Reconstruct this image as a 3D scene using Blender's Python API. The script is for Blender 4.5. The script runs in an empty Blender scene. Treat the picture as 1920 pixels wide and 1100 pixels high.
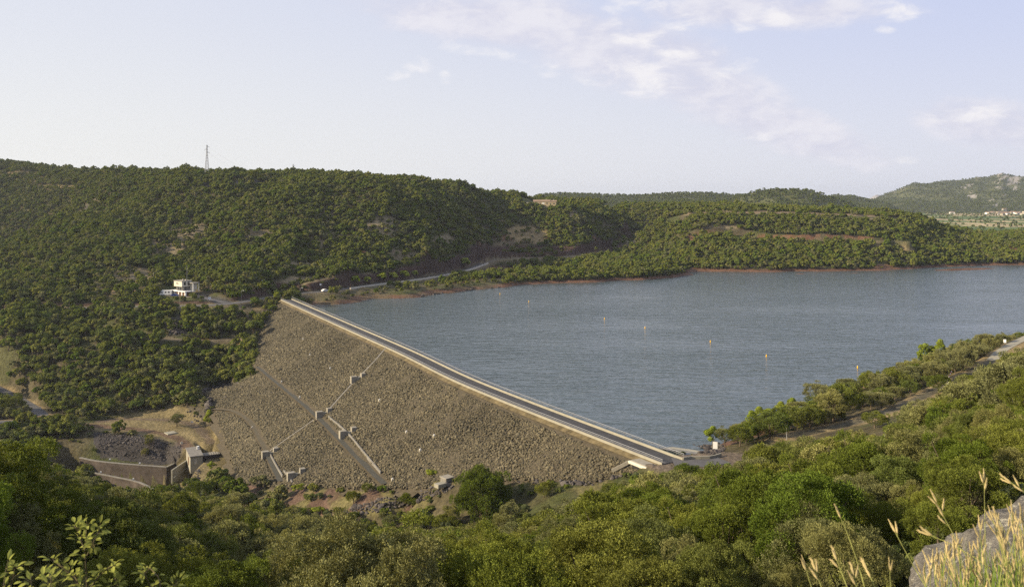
import bpy, math, random
import numpy as np
from mathutils import Vector, Matrix

# ------------------------------------------------------------------ camera, sky, sun, exposure
sc = bpy.context.scene
COL = sc.collection
F, PX0, PY0, CAMZ = 1663.0, 960.0, 370.0, 62.0      # photograph geometry: focal length and horizon in photo pixels

cd = bpy.data.cameras.new('camera'); cam = bpy.data.objects.new('camera', cd); COL.objects.link(cam)
cam.location = (0, 0, CAMZ); cam.rotation_euler = (math.radians(90), 0, 0)
cd.sensor_width = 36; cd.lens = 36 * F / 1920; cd.shift_y = -(550 - PY0) / 1920
cd.clip_start = 0.05; cd.clip_end = 30000
cd.dof.use_dof = True; cd.dof.focus_distance = 150; cd.dof.aperture_fstop = 10
sc.camera = cam

SUN_AZ = math.atan2(-0.97, -0.24)                    # from +Y towards +X
SUN_EL = math.radians(23)
sdir = Vector((math.sin(SUN_AZ) * math.cos(SUN_EL), math.cos(SUN_AZ) * math.cos(SUN_EL), math.sin(SUN_EL)))
sl = bpy.data.lights.new('sun', 'SUN'); sl.energy = 5.0; sl.angle = math.radians(0.6); sl.color = (1.0, 0.83, 0.58)
so = bpy.data.objects.new('sun', sl); COL.objects.link(so); so.rotation_euler = sdir.to_track_quat('Z', 'Y').to_euler()

w = bpy.data.worlds.new('World'); sc.world = w; w.use_nodes = True
def sky(nt):
    N, L = nt.nodes, nt.links
    bg = N['Background']
    st = N.new('ShaderNodeTexSky'); st.sky_type = 'NISHITA'; st.sun_disc = False
    st.sun_elevation = SUN_EL; st.sun_rotation = SUN_AZ; st.air_density = 1.0; st.dust_density = 2.6; st.ozone_density = 1.6
    tc = N.new('ShaderNodeTexCoord'); sx = N.new('ShaderNodeSeparateXYZ'); L.new(tc.outputs['Generated'], sx.inputs[0])
    def M(op, a, b=None, c=None):
        n = N.new('ShaderNodeMath'); n.operation = op
        for i, v in enumerate((a, b, c)):
            if v is None: continue
            if isinstance(v, (int, float)): n.inputs[i].default_value = v
            else: L.new(v, n.inputs[i])
        return n.outputs[0]
    zc = M('MAXIMUM', sx.outputs[2], 0.015)
    # azimuth and elevation tangents relative to north
    yc = M('MAXIMUM', sx.outputs[1], 0.05)
    u = M('DIVIDE', sx.outputs[0], yc); v = M('DIVIDE', sx.outputs[2], yc)
    def blob(pu, pv, ru, rv, rot=0.0):                # soft ellipse round one direction of the sky
        c, s = math.cos(rot), math.sin(rot)
        du = M('SUBTRACT', u, (pu - PX0) / F); dv = M('SUBTRACT', v, (PY0 - pv) / F)
        a = M('ADD', M('MULTIPLY', du, c * F / ru), M('MULTIPLY', dv, s * F / ru))
        b = M('ADD', M('MULTIPLY', du, -s * F / rv), M('MULTIPLY', dv, c * F / rv))
        d = M('SQRT', M('ADD', M('MULTIPLY', a, a), M('MULTIPLY', b, b)))
        r = N.new('ShaderNodeMapRange'); r.interpolation_type = 'SMOOTHSTEP'
        L.new(d, r.inputs['Value']); r.inputs['From Min'].default_value = 1.15; r.inputs['From Max'].default_value = 0.25
        return r.outputs[0]
    def mx(l):
        o = l[0]
        for q in l[1:]: o = M('MAXIMUM', o, q)
        return o
    veil = mx([blob(900, 40, 330, 60, -0.15), blob(1130, 90, 300, 85, -0.35), blob(1330, 170, 300, 80, -0.42), blob(1480, 240, 240, 60, -0.35), blob(1870, 232, 190, 60, -0.1),
               blob(1430, 20, 330, 45, 0), blob(1250, 100, 200, 70, -0.3)])
    puff = mx([blob(1200, 150, 110, 45, -0.1), blob(1165, 62, 42, 36, -0.9), blob(1225, 72, 60, 24), blob(1275, 42, 60, 26), blob(1450, 35, 60, 30),
               blob(1390, 42, 50, 26), blob(1380, 128, 55, 22, 0.3), blob(1280, 102, 80, 20), blob(785, 122, 46, 22), blob(742, 143, 40, 15, 0.15), blob(835, 145, 20, 18, 0.5),
               blob(1025, 132, 38, 24), blob(1108, 156, 32, 14), blob(1690, 22, 60, 28), blob(1790, 215, 70, 22), blob(1850, 212, 70, 18), blob(900, 95, 120, 22, -0.15), blob(1700, 300, 40, 12), blob(1420, 258, 50, 16), blob(1180, 14, 110, 22), blob(1660, 55, 30, 12)])
    cmb = N.new('ShaderNodeCombineXYZ'); L.new(M('MULTIPLY', u, 1.0), cmb.inputs[0]); L.new(M('MULTIPLY', v, 2.0), cmb.inputs[1]); L.new(zc, cmb.inputs[2])
    def noise(scale, det, rough, dist=0.0):
        n = N.new('ShaderNodeTexNoise'); n.inputs['Scale'].default_value = scale; n.inputs['Detail'].default_value = det
        n.inputs['Roughness'].default_value = rough; n.inputs['Distortion'].default_value = dist; L.new(cmb.outputs[0], n.inputs['Vector']); return n.outputs[0]
    def ramp(x, a, b):
        r = N.new('ShaderNodeMapRange'); r.interpolation_type = 'SMOOTHSTEP'; L.new(x, r.inputs['Value'])
        r.inputs['From Min'].default_value = a; r.inputs['From Max'].default_value = b; return r.outputs[0]
    n1, n2 = noise(7, 9, 0.62, 0.5), noise(22, 8, 0.62, 0.3)
    nv = M('ADD', M('MULTIPLY', n1, 0.6), M('MULTIPLY', n2, 0.4))
    veil_a = M('MULTIPLY', ramp(M('ADD', veil, M('MULTIPLY', M('SUBTRACT', nv, 0.5), 3.6)), -0.1, 1.1), 0.9)
    puff_a = M('MULTIPLY', ramp(M('ADD', puff, M('MULTIPLY', M('SUBTRACT', n2, 0.5), 3.6)), 0.35, 1.7), 0.72)
    puff_a = M('MULTIPLY', puff_a, ramp(puff, 0.0, 0.35)); veil_a = M('MULTIPLY', veil_a, ramp(veil, 0.0, 0.4))
    # the air whitens towards the horizon and towards the sun
    hor = ramp(v, 0.28, -0.02)
    def mix(f, a, b):
        m = N.new('ShaderNodeMix'); m.data_type = 'RGBA'
        if isinstance(f, (int, float)): m.inputs[0].default_value = f
        else: L.new(f, m.inputs[0])
        for i, c in ((6, a), (7, b)):
            if isinstance(c, tuple): m.inputs[i].default_value = (*c, 1)
            else: L.new(c, m.inputs[i])
        return m.outputs[2]
    lf = ramp(u, 0.55, -0.75)
    base = mix(hor, SKY_TOP, mix(lf, SKY_HR, SKY_HL))
    base = mix(M('MULTIPLY', lf, 0.55), base, SKY_HL)
    c0 = mix(SKY_MIX, st.outputs[0], base)
    c0 = mix(veil_a, c0, mix(ramp(M('ADD', n2, M('MULTIPLY', n1, .6)), .55, 1.0), (5.35, 5.35, 6.35), CLOUD_V))
    c0 = mix(puff_a, c0, CLOUD_P)
    L.new(c0, bg.inputs[0]); bg.inputs[1].default_value = 0.0635
SKY_TOP, SKY_HR, SKY_HL, SKY_MIX = (4.9, 5.35, 7.2), (6.4, 6.5, 7.15), (7.3, 7.3, 7.1), 0.92
CLOUD_V, CLOUD_P = (6.7, 6.6, 7.1), (7.7, 7.5, 7.55)
sky(w.node_tree)
sc.view_settings.view_transform = 'Standard'; sc.view_settings.look = 'None'; sc.view_settings.gamma = 1; sc.view_settings.exposure = 0.98
sc.cycles.max_bounces = 5; sc.cycles.diffuse_bounces = 3; sc.cycles.glossy_bounces = 2; sc.cycles.transmission_bounces = 3
sc.cycles.caustics_reflective = False; sc.cycles.caustics_refractive = False
try: sc.cycles.use_denoising = False; sc.cycles.use_adaptive_sampling = False; sc.cycles.sample_clamp_indirect = 3
except Exception: pass

# ------------------------------------------------------------------ helpers
rng = np.random.default_rng(7)
def tag(o, label=None, cat=None, group=None, kind=None):
    if label: o['label'] = label
    if cat: o['category'] = cat
    if group: o['group'] = group
    if kind: o['kind'] = kind
    return o
def empty(name, loc=(0, 0, 0), rz=0.0):
    o = bpy.data.objects.new(name, None); COL.objects.link(o); o.location = loc; o.rotation_euler = (0, 0, rz); o.empty_display_size = .2; return o
def np_mesh(name, V, Fc, mats=(), smooth=False, midx=None, attrs=None):
    """V (n,3); Fc (m,3|4) int array or list of tuples"""
    me = bpy.data.meshes.new(name)
    V = np.asarray(V, np.float32)
    if isinstance(Fc, np.ndarray):
        m, k = Fc.shape
        me.vertices.add(len(V)); me.vertices.foreach_set('co', V.ravel())
        me.loops.add(m * k); me.loops.foreach_set('vertex_index', Fc.astype(np.int32).ravel())
        me.polygons.add(m); me.polygons.foreach_set('loop_start', np.arange(0, m * k, k, dtype=np.int32))
        me.update(calc_edges=True)
    else:
        me.from_pydata([tuple(map(float, v)) for v in V], [], [tuple(f) for f in Fc])
    for a, (kind, data) in (attrs or {}).items():
        at = me.attributes.new(a, kind, 'POINT')
        at.data.foreach_set({'FLOAT': 'value', 'INT': 'value', 'FLOAT_VECTOR': 'vector', 'FLOAT_COLOR': 'color'}[kind], np.asarray(data).ravel())
    for mt in mats: me.materials.append(mt)
    if midx is not None: me.polygons.foreach_set('material_index', np.asarray(midx, np.int32))
    if smooth: me.polygons.foreach_set('use_smooth', np.ones(len(me.polygons), bool))
    me.update(); return me
def link(name, me, parent=None, loc=None, rz=None):
    o = bpy.data.objects.new(name, me); COL.objects.link(o)
    if parent is not None: o.parent = parent
    if loc is not None: o.location = loc
    if rz is not None: o.rotation_euler = (0, 0, rz)
    return o
class MB:
    """collects shapes of one mesh"""
    def __init__(s): s.v = []; s.f = []
    def add(s, V, Fc):
        n = len(s.v); s.v += [tuple(map(float, p)) for p in V]; s.f += [tuple(i + n for i in f) for f in Fc]; return s
    def box(s, x0, x1, y0, y1, z0, z1, bev=0.0):
        if bev <= 0:
            return s.add([(x0,y0,z0),(x1,y0,z0),(x1,y1,z0),(x0,y1,z0),(x0,y0,z1),(x1,y0,z1),(x1,y1,z1),(x0,y1,z1)],
                         [(0,3,2,1),(4,5,6,7),(0,1,5,4),(1,2,6,5),(2,3,7,6),(3,0,4,7)])
        b = bev
        ring = lambda e, z: [(x0+e,y0+b*(0 if e else 1),z)] 
        P = []
        for z, e in ((z0, 0), (z1 - b, 0), (z1, b)):
            P += [(x0+e, y0+e, z), (x1-e, y0+e, z), (x1-e, y1-e, z), (x0+e, y1-e, z)]
        Q = [(3,2,1,0), (8,9,10,11)]
        for r in (0, 4):
            for i in range(4): Q.append((r+i, r+(i+1) % 4, r+4+(i+1) % 4, r+4+i))
        return s.add(P, Q)
    def tube(s, pts, rad, n=6, cap=True):
        pts = [Vector(p) for p in pts]
        if not hasattr(rad, '__len__'): rad = [rad] * len(pts)
        V = []; Fc = []
        for i, p in enumerate(pts):
            d = (pts[min(i+1, len(pts)-1)] - pts[max(i-1, 0)]).normalized()
            a = d.orthogonal().normalized() if abs(d.z) > .95 else d.cross(Vector((0, 0, 1))).normalized()
            b = d.cross(a)
            for k in range(n):
                t = 2 * math.pi * k / n; V.append(p + (a * math.cos(t) + b * math.sin(t)) * rad[i])
        for i in range(len(pts) - 1):
            for k in range(n): Fc.append((i*n+k, i*n+(k+1) % n, (i+1)*n+(k+1) % n, (i+1)*n+k))
        if cap: Fc += [tuple(range(n))[::-1], tuple((len(pts)-1)*n + k for k in range(n))]
        return s.add(V, Fc)
    def bar(s, a, b, wd, ht):
        """box beam from a to b"""
        a, b = Vector(a), Vector(b); d = (b - a).normalized(); sx = d.cross(Vector((0, 0, 1)))
        sx = Vector((1, 0, 0)) if sx.length < 1e-3 else sx.normalized(); up = sx.cross(d)
        V = [p + sx * i * wd / 2 + up * j * ht / 2 for p in (a, b) for i, j in ((-1,-1), (1,-1), (1,1), (-1,1))]
        return s.add(V, [(0,1,2,3)[::-1], (4,5,6,7), (0,1,5,4), (1,2,6,5), (2,3,7,6), (3,0,4,7)])
    def prism(s, poly, z0, z1):
        n = len(poly); V = [(x, y, z0) for x, y in poly] + [(x, y, z1) for x, y in poly]
        return s.add(V, [tuple(range(n))[::-1], tuple(range(n, 2*n))] + [(i, (i+1) % n, n+(i+1) % n, n+i) for i in range(n)])
    def mesh(s, name, mat, smooth=False): return np_mesh(name, s.v, s.f, [mat] if mat else [], smooth)
    def obj(s, name, mat, parent=None, smooth=False, **k): return link(name, s.mesh(name, mat, smooth), parent, **k)

def hash2(ix, iy, seed):
    h = (ix.astype(np.int64) * 374761393 + iy.astype(np.int64) * 668265263 + seed * 2147483647) & 0xffffffff
    h = ((h ^ (h >> 13)) * 1274126177) & 0xffffffff
    return ((h ^ (h >> 16)) & 0xffff) / 65535.0
def vnoise(x, y, seed=0):
    x = np.asarray(x, float); y = np.asarray(y, float)
    ix, iy = np.floor(x), np.floor(y); fx, fy = x - ix, y - iy
    fx = fx*fx*(3-2*fx); fy = fy*fy*(3-2*fy); ix = ix.astype(np.int64); iy = iy.astype(np.int64)
    a, b, c, d = hash2(ix, iy, seed), hash2(ix+1, iy, seed), hash2(ix, iy+1, seed), hash2(ix+1, iy+1, seed)
    return (a*(1-fx)+b*fx)*(1-fy) + (c*(1-fx)+d*fx)*fy
def fbm(x, y, o=4, seed=0):
    r = 0; a = .5; t = 0
    for i in range(o): r = r + a*vnoise(x*2**i, y*2**i, seed+i*17); t += a; a *= .5
    return r / t                                          # 0..1
def sstep(a, b, x):
    t = np.clip((x-a)/(b-a), 0, 1); return t*t*(3-2*t)
def in_poly(px, py, poly):
    r = np.zeros(np.shape(px), bool); n = len(poly); j = n-1
    for i in range(n):
        xi, yi = poly[i]; xj, yj = poly[j]
        c = ((yi > py) != (yj > py)) & (px < (xj-xi)*(py-yi)/((yj-yi) + 1e-9) + xi)
        r ^= c; j = i
    return r
# a sight line of the photograph meets height z, or reaches depth Y
def atz(px, py, z): Y = (CAMZ-z)*F/(py-PY0); return ((px-PX0)/F*Y, Y, z)
def atY(px, py, Y): return ((px-PX0)/F*Y, Y, CAMZ-(py-PY0)/F*Y)
def proj(X, Y, Z): return PX0+F*X/Y, PY0+F*(CAMZ-Z)/Y
def spline(P, step=3.0):
    P = np.array(P, float); Q = np.vstack([2*P[0]-P[1], P, 2*P[-1]-P[-2]]); out = []
    for i in range(1, len(Q)-2):
        n = max(2, int(np.linalg.norm(Q[i+1]-Q[i])/step)); t = np.linspace(0, 1, n, endpoint=False)[:, None]
        a, b, c, d = Q[i-1], Q[i], Q[i+1], Q[i+2]
        out.append(.5*((2*b) + (c-a)*t + (2*a-5*b+4*c-d)*t*t + (3*b-a-3*c+d)*t**3))
    out.append(P[-1:]); return np.vstack(out)
def pl_dist(X, Y, P):
    """distance to polyline (xy), signed side, z along it, arclength"""
    best = np.full(np.shape(X), 1e9); sg = np.zeros_like(best); zz = np.zeros_like(best); tt = np.zeros_like(best); s0 = 0
    for i in range(len(P)-1):
        a, b = P[i], P[i+1]; d = b[:2]-a[:2]; L2 = d@d
        t = ((X-a[0])*d[0]+(Y-a[1])*d[1])/L2
        if 0 < i < len(P)-2: t = np.clip(t, 0, 1)
        elif i == 0: t = np.clip(t, 0 if len(P) > 2 else 0, 1)
        else: t = np.clip(t, 0, 1)
        dx = X-(a[0]+t*d[0]); dy = Y-(a[1]+t*d[1]); r = np.hypot(dx, dy); m = r < best
        best = np.where(m, r, best); sg = np.where(m, np.sign(d[0]*dy-d[1]*dx), sg)
        zz = np.where(m, a[2]+t*(b[2]-a[2]) if len(a) > 2 else 0, zz); tt = np.where(m, s0+t*math.sqrt(L2), tt); s0 += math.sqrt(L2)
    return best, sg, zz, tt

# ------------------------------------------------------------------ the lie of the land
CREST = 5.4
crest_px = [(537,561.5),(648,610.5),(760,660),(860,708.5),(968,753),(1113,809),(1262,866)]
crest = spline([atz(x, y, CREST) for x, y in crest_px], 6)
SL = 1.8
def dam_tw(X, Y):
    d, s, _, t = pl_dist(X, Y, crest)
    return t, -s*d                                         # w > 0 downstream
def face_z(w): return np.where(w > 0, CREST-.3-(w-3.2)/SL, CREST-.3+(w+3.2)/1.6)
def face_pt(px, py):
    """point of the downstream face under a sight line"""
    lo, hi = 120.0, 560.0
    for _ in range(40):
        Y = (lo+hi)/2; X = (px-PX0)/F*Y; z = CAMZ-(py-PY0)/F*Y
        t, wv = dam_tw(np.array([X]), np.array([Y]))
        if z > min(float(face_z(wv[0])), CREST) and not (wv[0] < 0): lo = Y
        elif wv[0] < 0 and z < CREST: hi = Y
        elif wv[0] < 0: lo = Y
        else: hi = Y
    return (X, Y, z)
toe_px = [(527,566),(1230,873),(1190,888),(1140,898),(1100,905),(1050,901),(980,899),(900,905),(800,915),(700,916),(600,911),(560,915),(500,912),(445,905),(432,850),
          (415,800),(400,768),(385,735),(440,722),(482,700),(478,650),(495,610),(515,580)]
dam_poly = [(x, y) for x, y in toe_px]

road_main = spline([atz(-60,583,2.5), atz(150,577,3.5), atz(300,574,4.5), atz(410,571,5.3), atz(490,560,5.4), atz(545,551,5.4), atz(620,545,5.2), atz(700,534,4.6), atz(800,521,4.4), atz(870,507,4.6), atz(908,494,5.0)], 4)
road_bay = spline([atz(908,494,5.0), atz(935,486,7.5), atz(1000,483,8), atz(1060,481.5,8), atz(1110,476,8), atz(1150,469,8), atz(1195,462,8.5)], 6)
drive = spline([atz(425,568,5.3), atz(395,561,5.9), atz(368,555,6.7), atz(340,553,7), atz(315,552,7)], 3)
bench = spline([atz(178,612,-3), atz(230,625,-5), atz(300,634,-6), atz(380,638,-7), atz(440,636,-7.5), atz(495,632,-8)], 4)
low_road = spline([atz(-40,712,-23), atz(10,735,-26.5), atz(50,757,-28), atz(78,777,-28.8), atz(70,788,-29), atz(30,790,-29), atz(-40,792,-29)], 2)
low_track = spline([atz(78,780,-28.8), atz(130,793,-30), atz(200,800,-31), atz(280,808,-31.2), atz(335,822,-31.5), atz(352,838,-31.7)], 3)
loop_track = spline([atz(190,790,-30.5), atz(240,785,-30.5), atz(320,788,-30.5), atz(370,800,-31), atz(395,830,-31.5)], 3)
track_r = spline([atz(1468,818,5.4), atz(1560,800,6), atz(1610,789,6.6), atz(1700,758,8), atz(1760,728,9), atz(1850,682,11), atz(1872,662,12.4), atz(1893,648,13.4), atz(1930,630,14.5)], 3)
crest_end = spline([atz(1262,866,CREST), atz(1310,866,CREST), atz(1352,860,CREST)], 2)
red_bench = spline([atz(1300,452,21), atz(1400,450,22), atz(1500,450,22.5), atz(1600,450,22.5), atz(1700,452,22)], 8)
top_bench = spline([atY(1290,397,905), atY(1400,398,905), atY(1500,399,905), atY(1640,402,905)], 8)
ROADS = [(road_main,3.4,4,0.12),(road_bay,3.0,3,.12),(drive,3.6,3,.12),(bench,2.2,3,.0),(low_road,3.0,4,.12),(low_track,2.6,4,.0),(loop_track,2,4,.0),(track_r,1.8,3,.0),(crest_end,5,4,.1),(red_bench,3,3,0)]

C = []                                                    # control points (u, v, z)
def cz(*a):
    for px, py, z in a: X, Y, Z = atz(px, py, z); C.append((X/Y, math.log(Y), z))
def cy(*a):
    for px, py, Y in a: X, Y, Z = atY(px, py, Y); C.append((X/Y, math.log(Y), Z))
def cg(px, *yz):
    for Y, z in yz: C.append(((px-PX0)/F, math.log(Y), z))
# left hill, from the bench road up to the skyline
cg(-300,(455,5),(640,45),(760,74),(900,98),(1050,116),(1300,90))
cg(0,(455,4.5),(480,7),(640,30),(700,6),(800,14),(900,56),(1050,98),(1300,80)); cy((0,515,560))
cg(100,(470,4),(580,23.6),(680,47),(735,22),(830,36),(1020,92.7),(1300,80))
cg(200,(464,4),(560,25),(680,49.7),(790,71),(860,84),(1100,84),(1300,80))
cg(350,(500,7),(515,8),(580,23.6),(680,49.7),(740,70),(785,78.5),(1000,76))
cg(500,(520,9),(560,18.2),(640,38.9),(730,69),(775,77.5),(1000,76))
cg(650,(570,12),(640,31.2),(720,61),(780,74),(1000,74))
cg(800,(650,15),(710,36.4),(770,56.5),(845,71.5),(1000,70))
cg(880,(745,17.5),(790,36),(860,58),(910,66),(1100,60))
cg(925,(830,14),(900,35),(960,60),(1100,62))
cg(960,(840,22),(900,50),(960,61),(1100,60))
cg(1010,(860,26),(905,46),(935,52.5),(955,53),(1010,56),(1200,50))
cg(1100,(840,13),(880,34),(920,46),(1000,55),(1200,48))
cg(1180,(915,20),(960,34),(1050,48),(1200,45))
cg(1240,(880,22),(910,38),(1050,49),(1250,42))
cg(1300,(800,15),(830,24),(860,38),(900,45.5),(1000,48.5),(1250,40))
cg(1400,(745,3),(800,18),(830,26),(860,38),(900,45),(1010,48),(1250,38))
cg(1500,(750,2.5),(800,18),(830,26),(860,38),(900,44.5),(1030,46.5),(1250,36))
cg(1600,(755,2.5),(800,17),(830,25),(860,37),(900,43.5),(1030,45),(1250,32))
cg(1700,(775,2.5),(820,17),(860,30),(900,40),(960,42),(1100,34),(1250,22))
cg(1760,(800,3),(850,16),(900,28),(950,31),(1100,18))
cg(1800,(810,4),(860,13),(920,21),(1000,21),(1150,8))
cg(1920,(820,3),(860,10),(920,19),(1000,20),(1150,8))
cg(2200,(840,3),(950,26),(1150,12))
for px, z in ((-300,60),(200,60),(700,55),(1000,30),(1300,12),(1600,8),(1900,8),(2300,8)):
    cg(px,(1500,z),(2200,z*.4+5),(4000,8),(9000,8))
# headland between bay road and shore
cy((1200,484,800),(1265,497,735),(1100,508,720),(1000,512,700),(960,514,690),(1240,488,775),(1150,497,770)); cg(1285,(765,1.5)); cg(1265,(800,4)); cg(1235,(838,7)); cg(1200,(872,10)); cg(1170,(895,14)); cg(1300,(770,5))
# shore lines
SH_L = [(580,585),(600,577),(650,571),(700,565),(760,560),(850,550),(905,543),(950,539),(1000,533),(1100,530),(1200,525),(1270,520),(1292,516)]
SH_F = [(1300,513.5),(1400,513),(1500,512),(1600,511),(1700,508),(1760,505),(1800,503),(1850,502),(1920,499),(2100,495),(2400,491)]
SH_R = [(2500,590),(2100,618),(1920,643),(1850,655),(1800,663),(1760,674),(1715,690),(1640,712),(1560,745),(1480,776),(1400,808),(1350,834),(1300,842)]
for a in SH_L+SH_F+SH_R: cz((*a, 0.0))
for x, y in SH_L: cz((x, y+9, -3))
for x, y in SH_F: cz((x, y+5, -3))
for x, y in SH_R[1:]: cz((x-14, y-12, -3))
cz((800,620,-14),(1000,600,-15),(1100,700,-15),(900,660,-14),(1200,780,-10),(1300,600,-15),(1500,570,-15),(1700,560,-15),(1400,700,-12),(1900,540,-12),(1250,820,-5),(1600,640,-12),(2200,550,-10))
# left shore bank and its road
for P in (road_main, road_bay, bench, low_track, low_road, track_r, crest_end):
    for q in P[::6]: C.append((q[0]/q[1], math.log(q[1]), q[2]))
cz((640,562,2),(760,548,3),(850,536,3),(905,520,3.5))
# valley west of the dam
cg(0,(420,-9),(400,-22),(360,-30),(320,-33)); cg(200,(440,-2),(420,-6),(400,-17),(375,-29.3),(355,-31))
cg(100,(430,-5),(400,-20),(372,-29),(340,-33)); cg(300,(440,-2),(400,-17),(380,-28),(360,-31),(340,-31.5))
cg(400,(447,-3),(412,-19.8),(390,-28.5),(360,-30)); cg(-300,(430,-3),(380,-28),(330,-34))
cz((350,830,-31.5),(400,850,-32),(430,900,-32.5),(380,900,-33.5),(330,900,-36),(480,625,-4.5))
for x, y in toe_px[3:]:
    X, Y, Z = face_pt(x, y); C.append((X/Y, math.log(Y), Z))
for (x, y, dx, dy, dz) in ((1190,888,4,10,.5),(1100,905,3,12,0),(1050,901,0,14,0),(900,905,0,16,-.6),(800,915,0,16,-.8),(700,916,0,16,-.5),(600,911,0,16,-.6),(500,912,0,14,-.5)):
    X, Y, Z = face_pt(x, y); X2, Y2, _ = atz(x+dx, y+dy, Z+dz); C.append((X2/Y2, math.log(Y2), Z+dz))
# slope the photographer stands on, down to the stream
cg(-300,(45,42.8),(70,36.0),(120,22.8),(200,0.0),(260,-20.0),(300,-32.0))
cg(0,(45,41.8),(70,34.0),(120,18.8),(200,-3.0),(255,-24.0),(300,-35.0))
cg(100,(45,40.8),(70,31.0),(120,16.8),(200,-6.0),(250,-24.0),(300,-35.0))
cg(300,(45,38.8),(70,27.0),(110,13.8),(150,6.0),(200,-10.0),(240,-26.0),(280,-34.0))
cg(450,(45,37.8),(70,25.0),(110,11.8),(150,3.0),(200,-13.0),(240,-27.0))
cg(600,(45,37.3),(70,25.0),(100,14.8),(130,5.8),(180,-11.0),(215,-21.0),(232,-23.5))
cg(780,(45,37.3),(70,26.0),(100,15.8),(130,6.8),(170,-7.0),(200,-15.0),(222,-18.0))
cg(960,(45,37.8),(70,28.0),(100,17.8),(130,7.3),(155,-1.0),(190,-7.0),(205,-8.5))
cg(1130,(45,38.8),(70,31.0),(100,21.8),(130,11.8),(160,3.0),(185,0.0))
cg(1300,(45,39.8),(70,32.5),(100,22.8),(130,13.8),(160,7.5),(178,5.5))
cg(1500,(45,40.8),(70,33.0),(100,24.8),(130,16.8),(160,11.5),(190,7.0))
cg(1700,(45,42.8),(70,35.0),(100,27.3),(150,19.0),(190,12.5),(220,9.0))
cg(1900,(45,45.8),(70,40.0),(100,34.8),(150,29.0),(200,21.0),(240,15.5),(270,13.5))
cg(2300,(45,47.8),(70,43.0),(120,39.8),(200,30.0),(300,17.0))
for px in (-300,0,500,960,1400,1900,2300):
    k = (px-960)/1300
    cg(px,(1.5,60.3),(3,59.9),(6,58.1),(10,55.6),(18,50.5+k*.5),(30,44+k*1.0))
C = np.array(C)
def rbf_fit(C):
    d = np.hypot(C[:,None,0]-C[None,:,0], C[:,None,1]-C[None,:,1]); K = np.sqrt(d*d+2e-4)
    n = len(C); A = np.zeros((n+3, n+3)); A[:n,:n] = K+np.eye(n)*-1e-3; A[:n,n] = 1; A[:n,n+1] = C[:,0]; A[:n,n+2] = C[:,1]; A[n:,:n] = A[:n,n:].T
    return np.linalg.solve(A, np.r_[C[:,2], 0, 0, 0])
RW = rbf_fit(C)
def rbf(u, v):
    u = np.ravel(u); v = np.ravel(v); out = np.empty(len(u))
    for i in range(0, len(u), 40000):
        a, b = u[i:i+40000], v[i:i+40000]
        d = np.sqrt((a[:,None]-C[None,:,0])**2+(b[:,None]-C[None,:,1])**2+2e-4)
        out[i:i+40000] = d@RW[:-3]+RW[-3]+RW[-2]*a+RW[-1]*b
    return out
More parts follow.
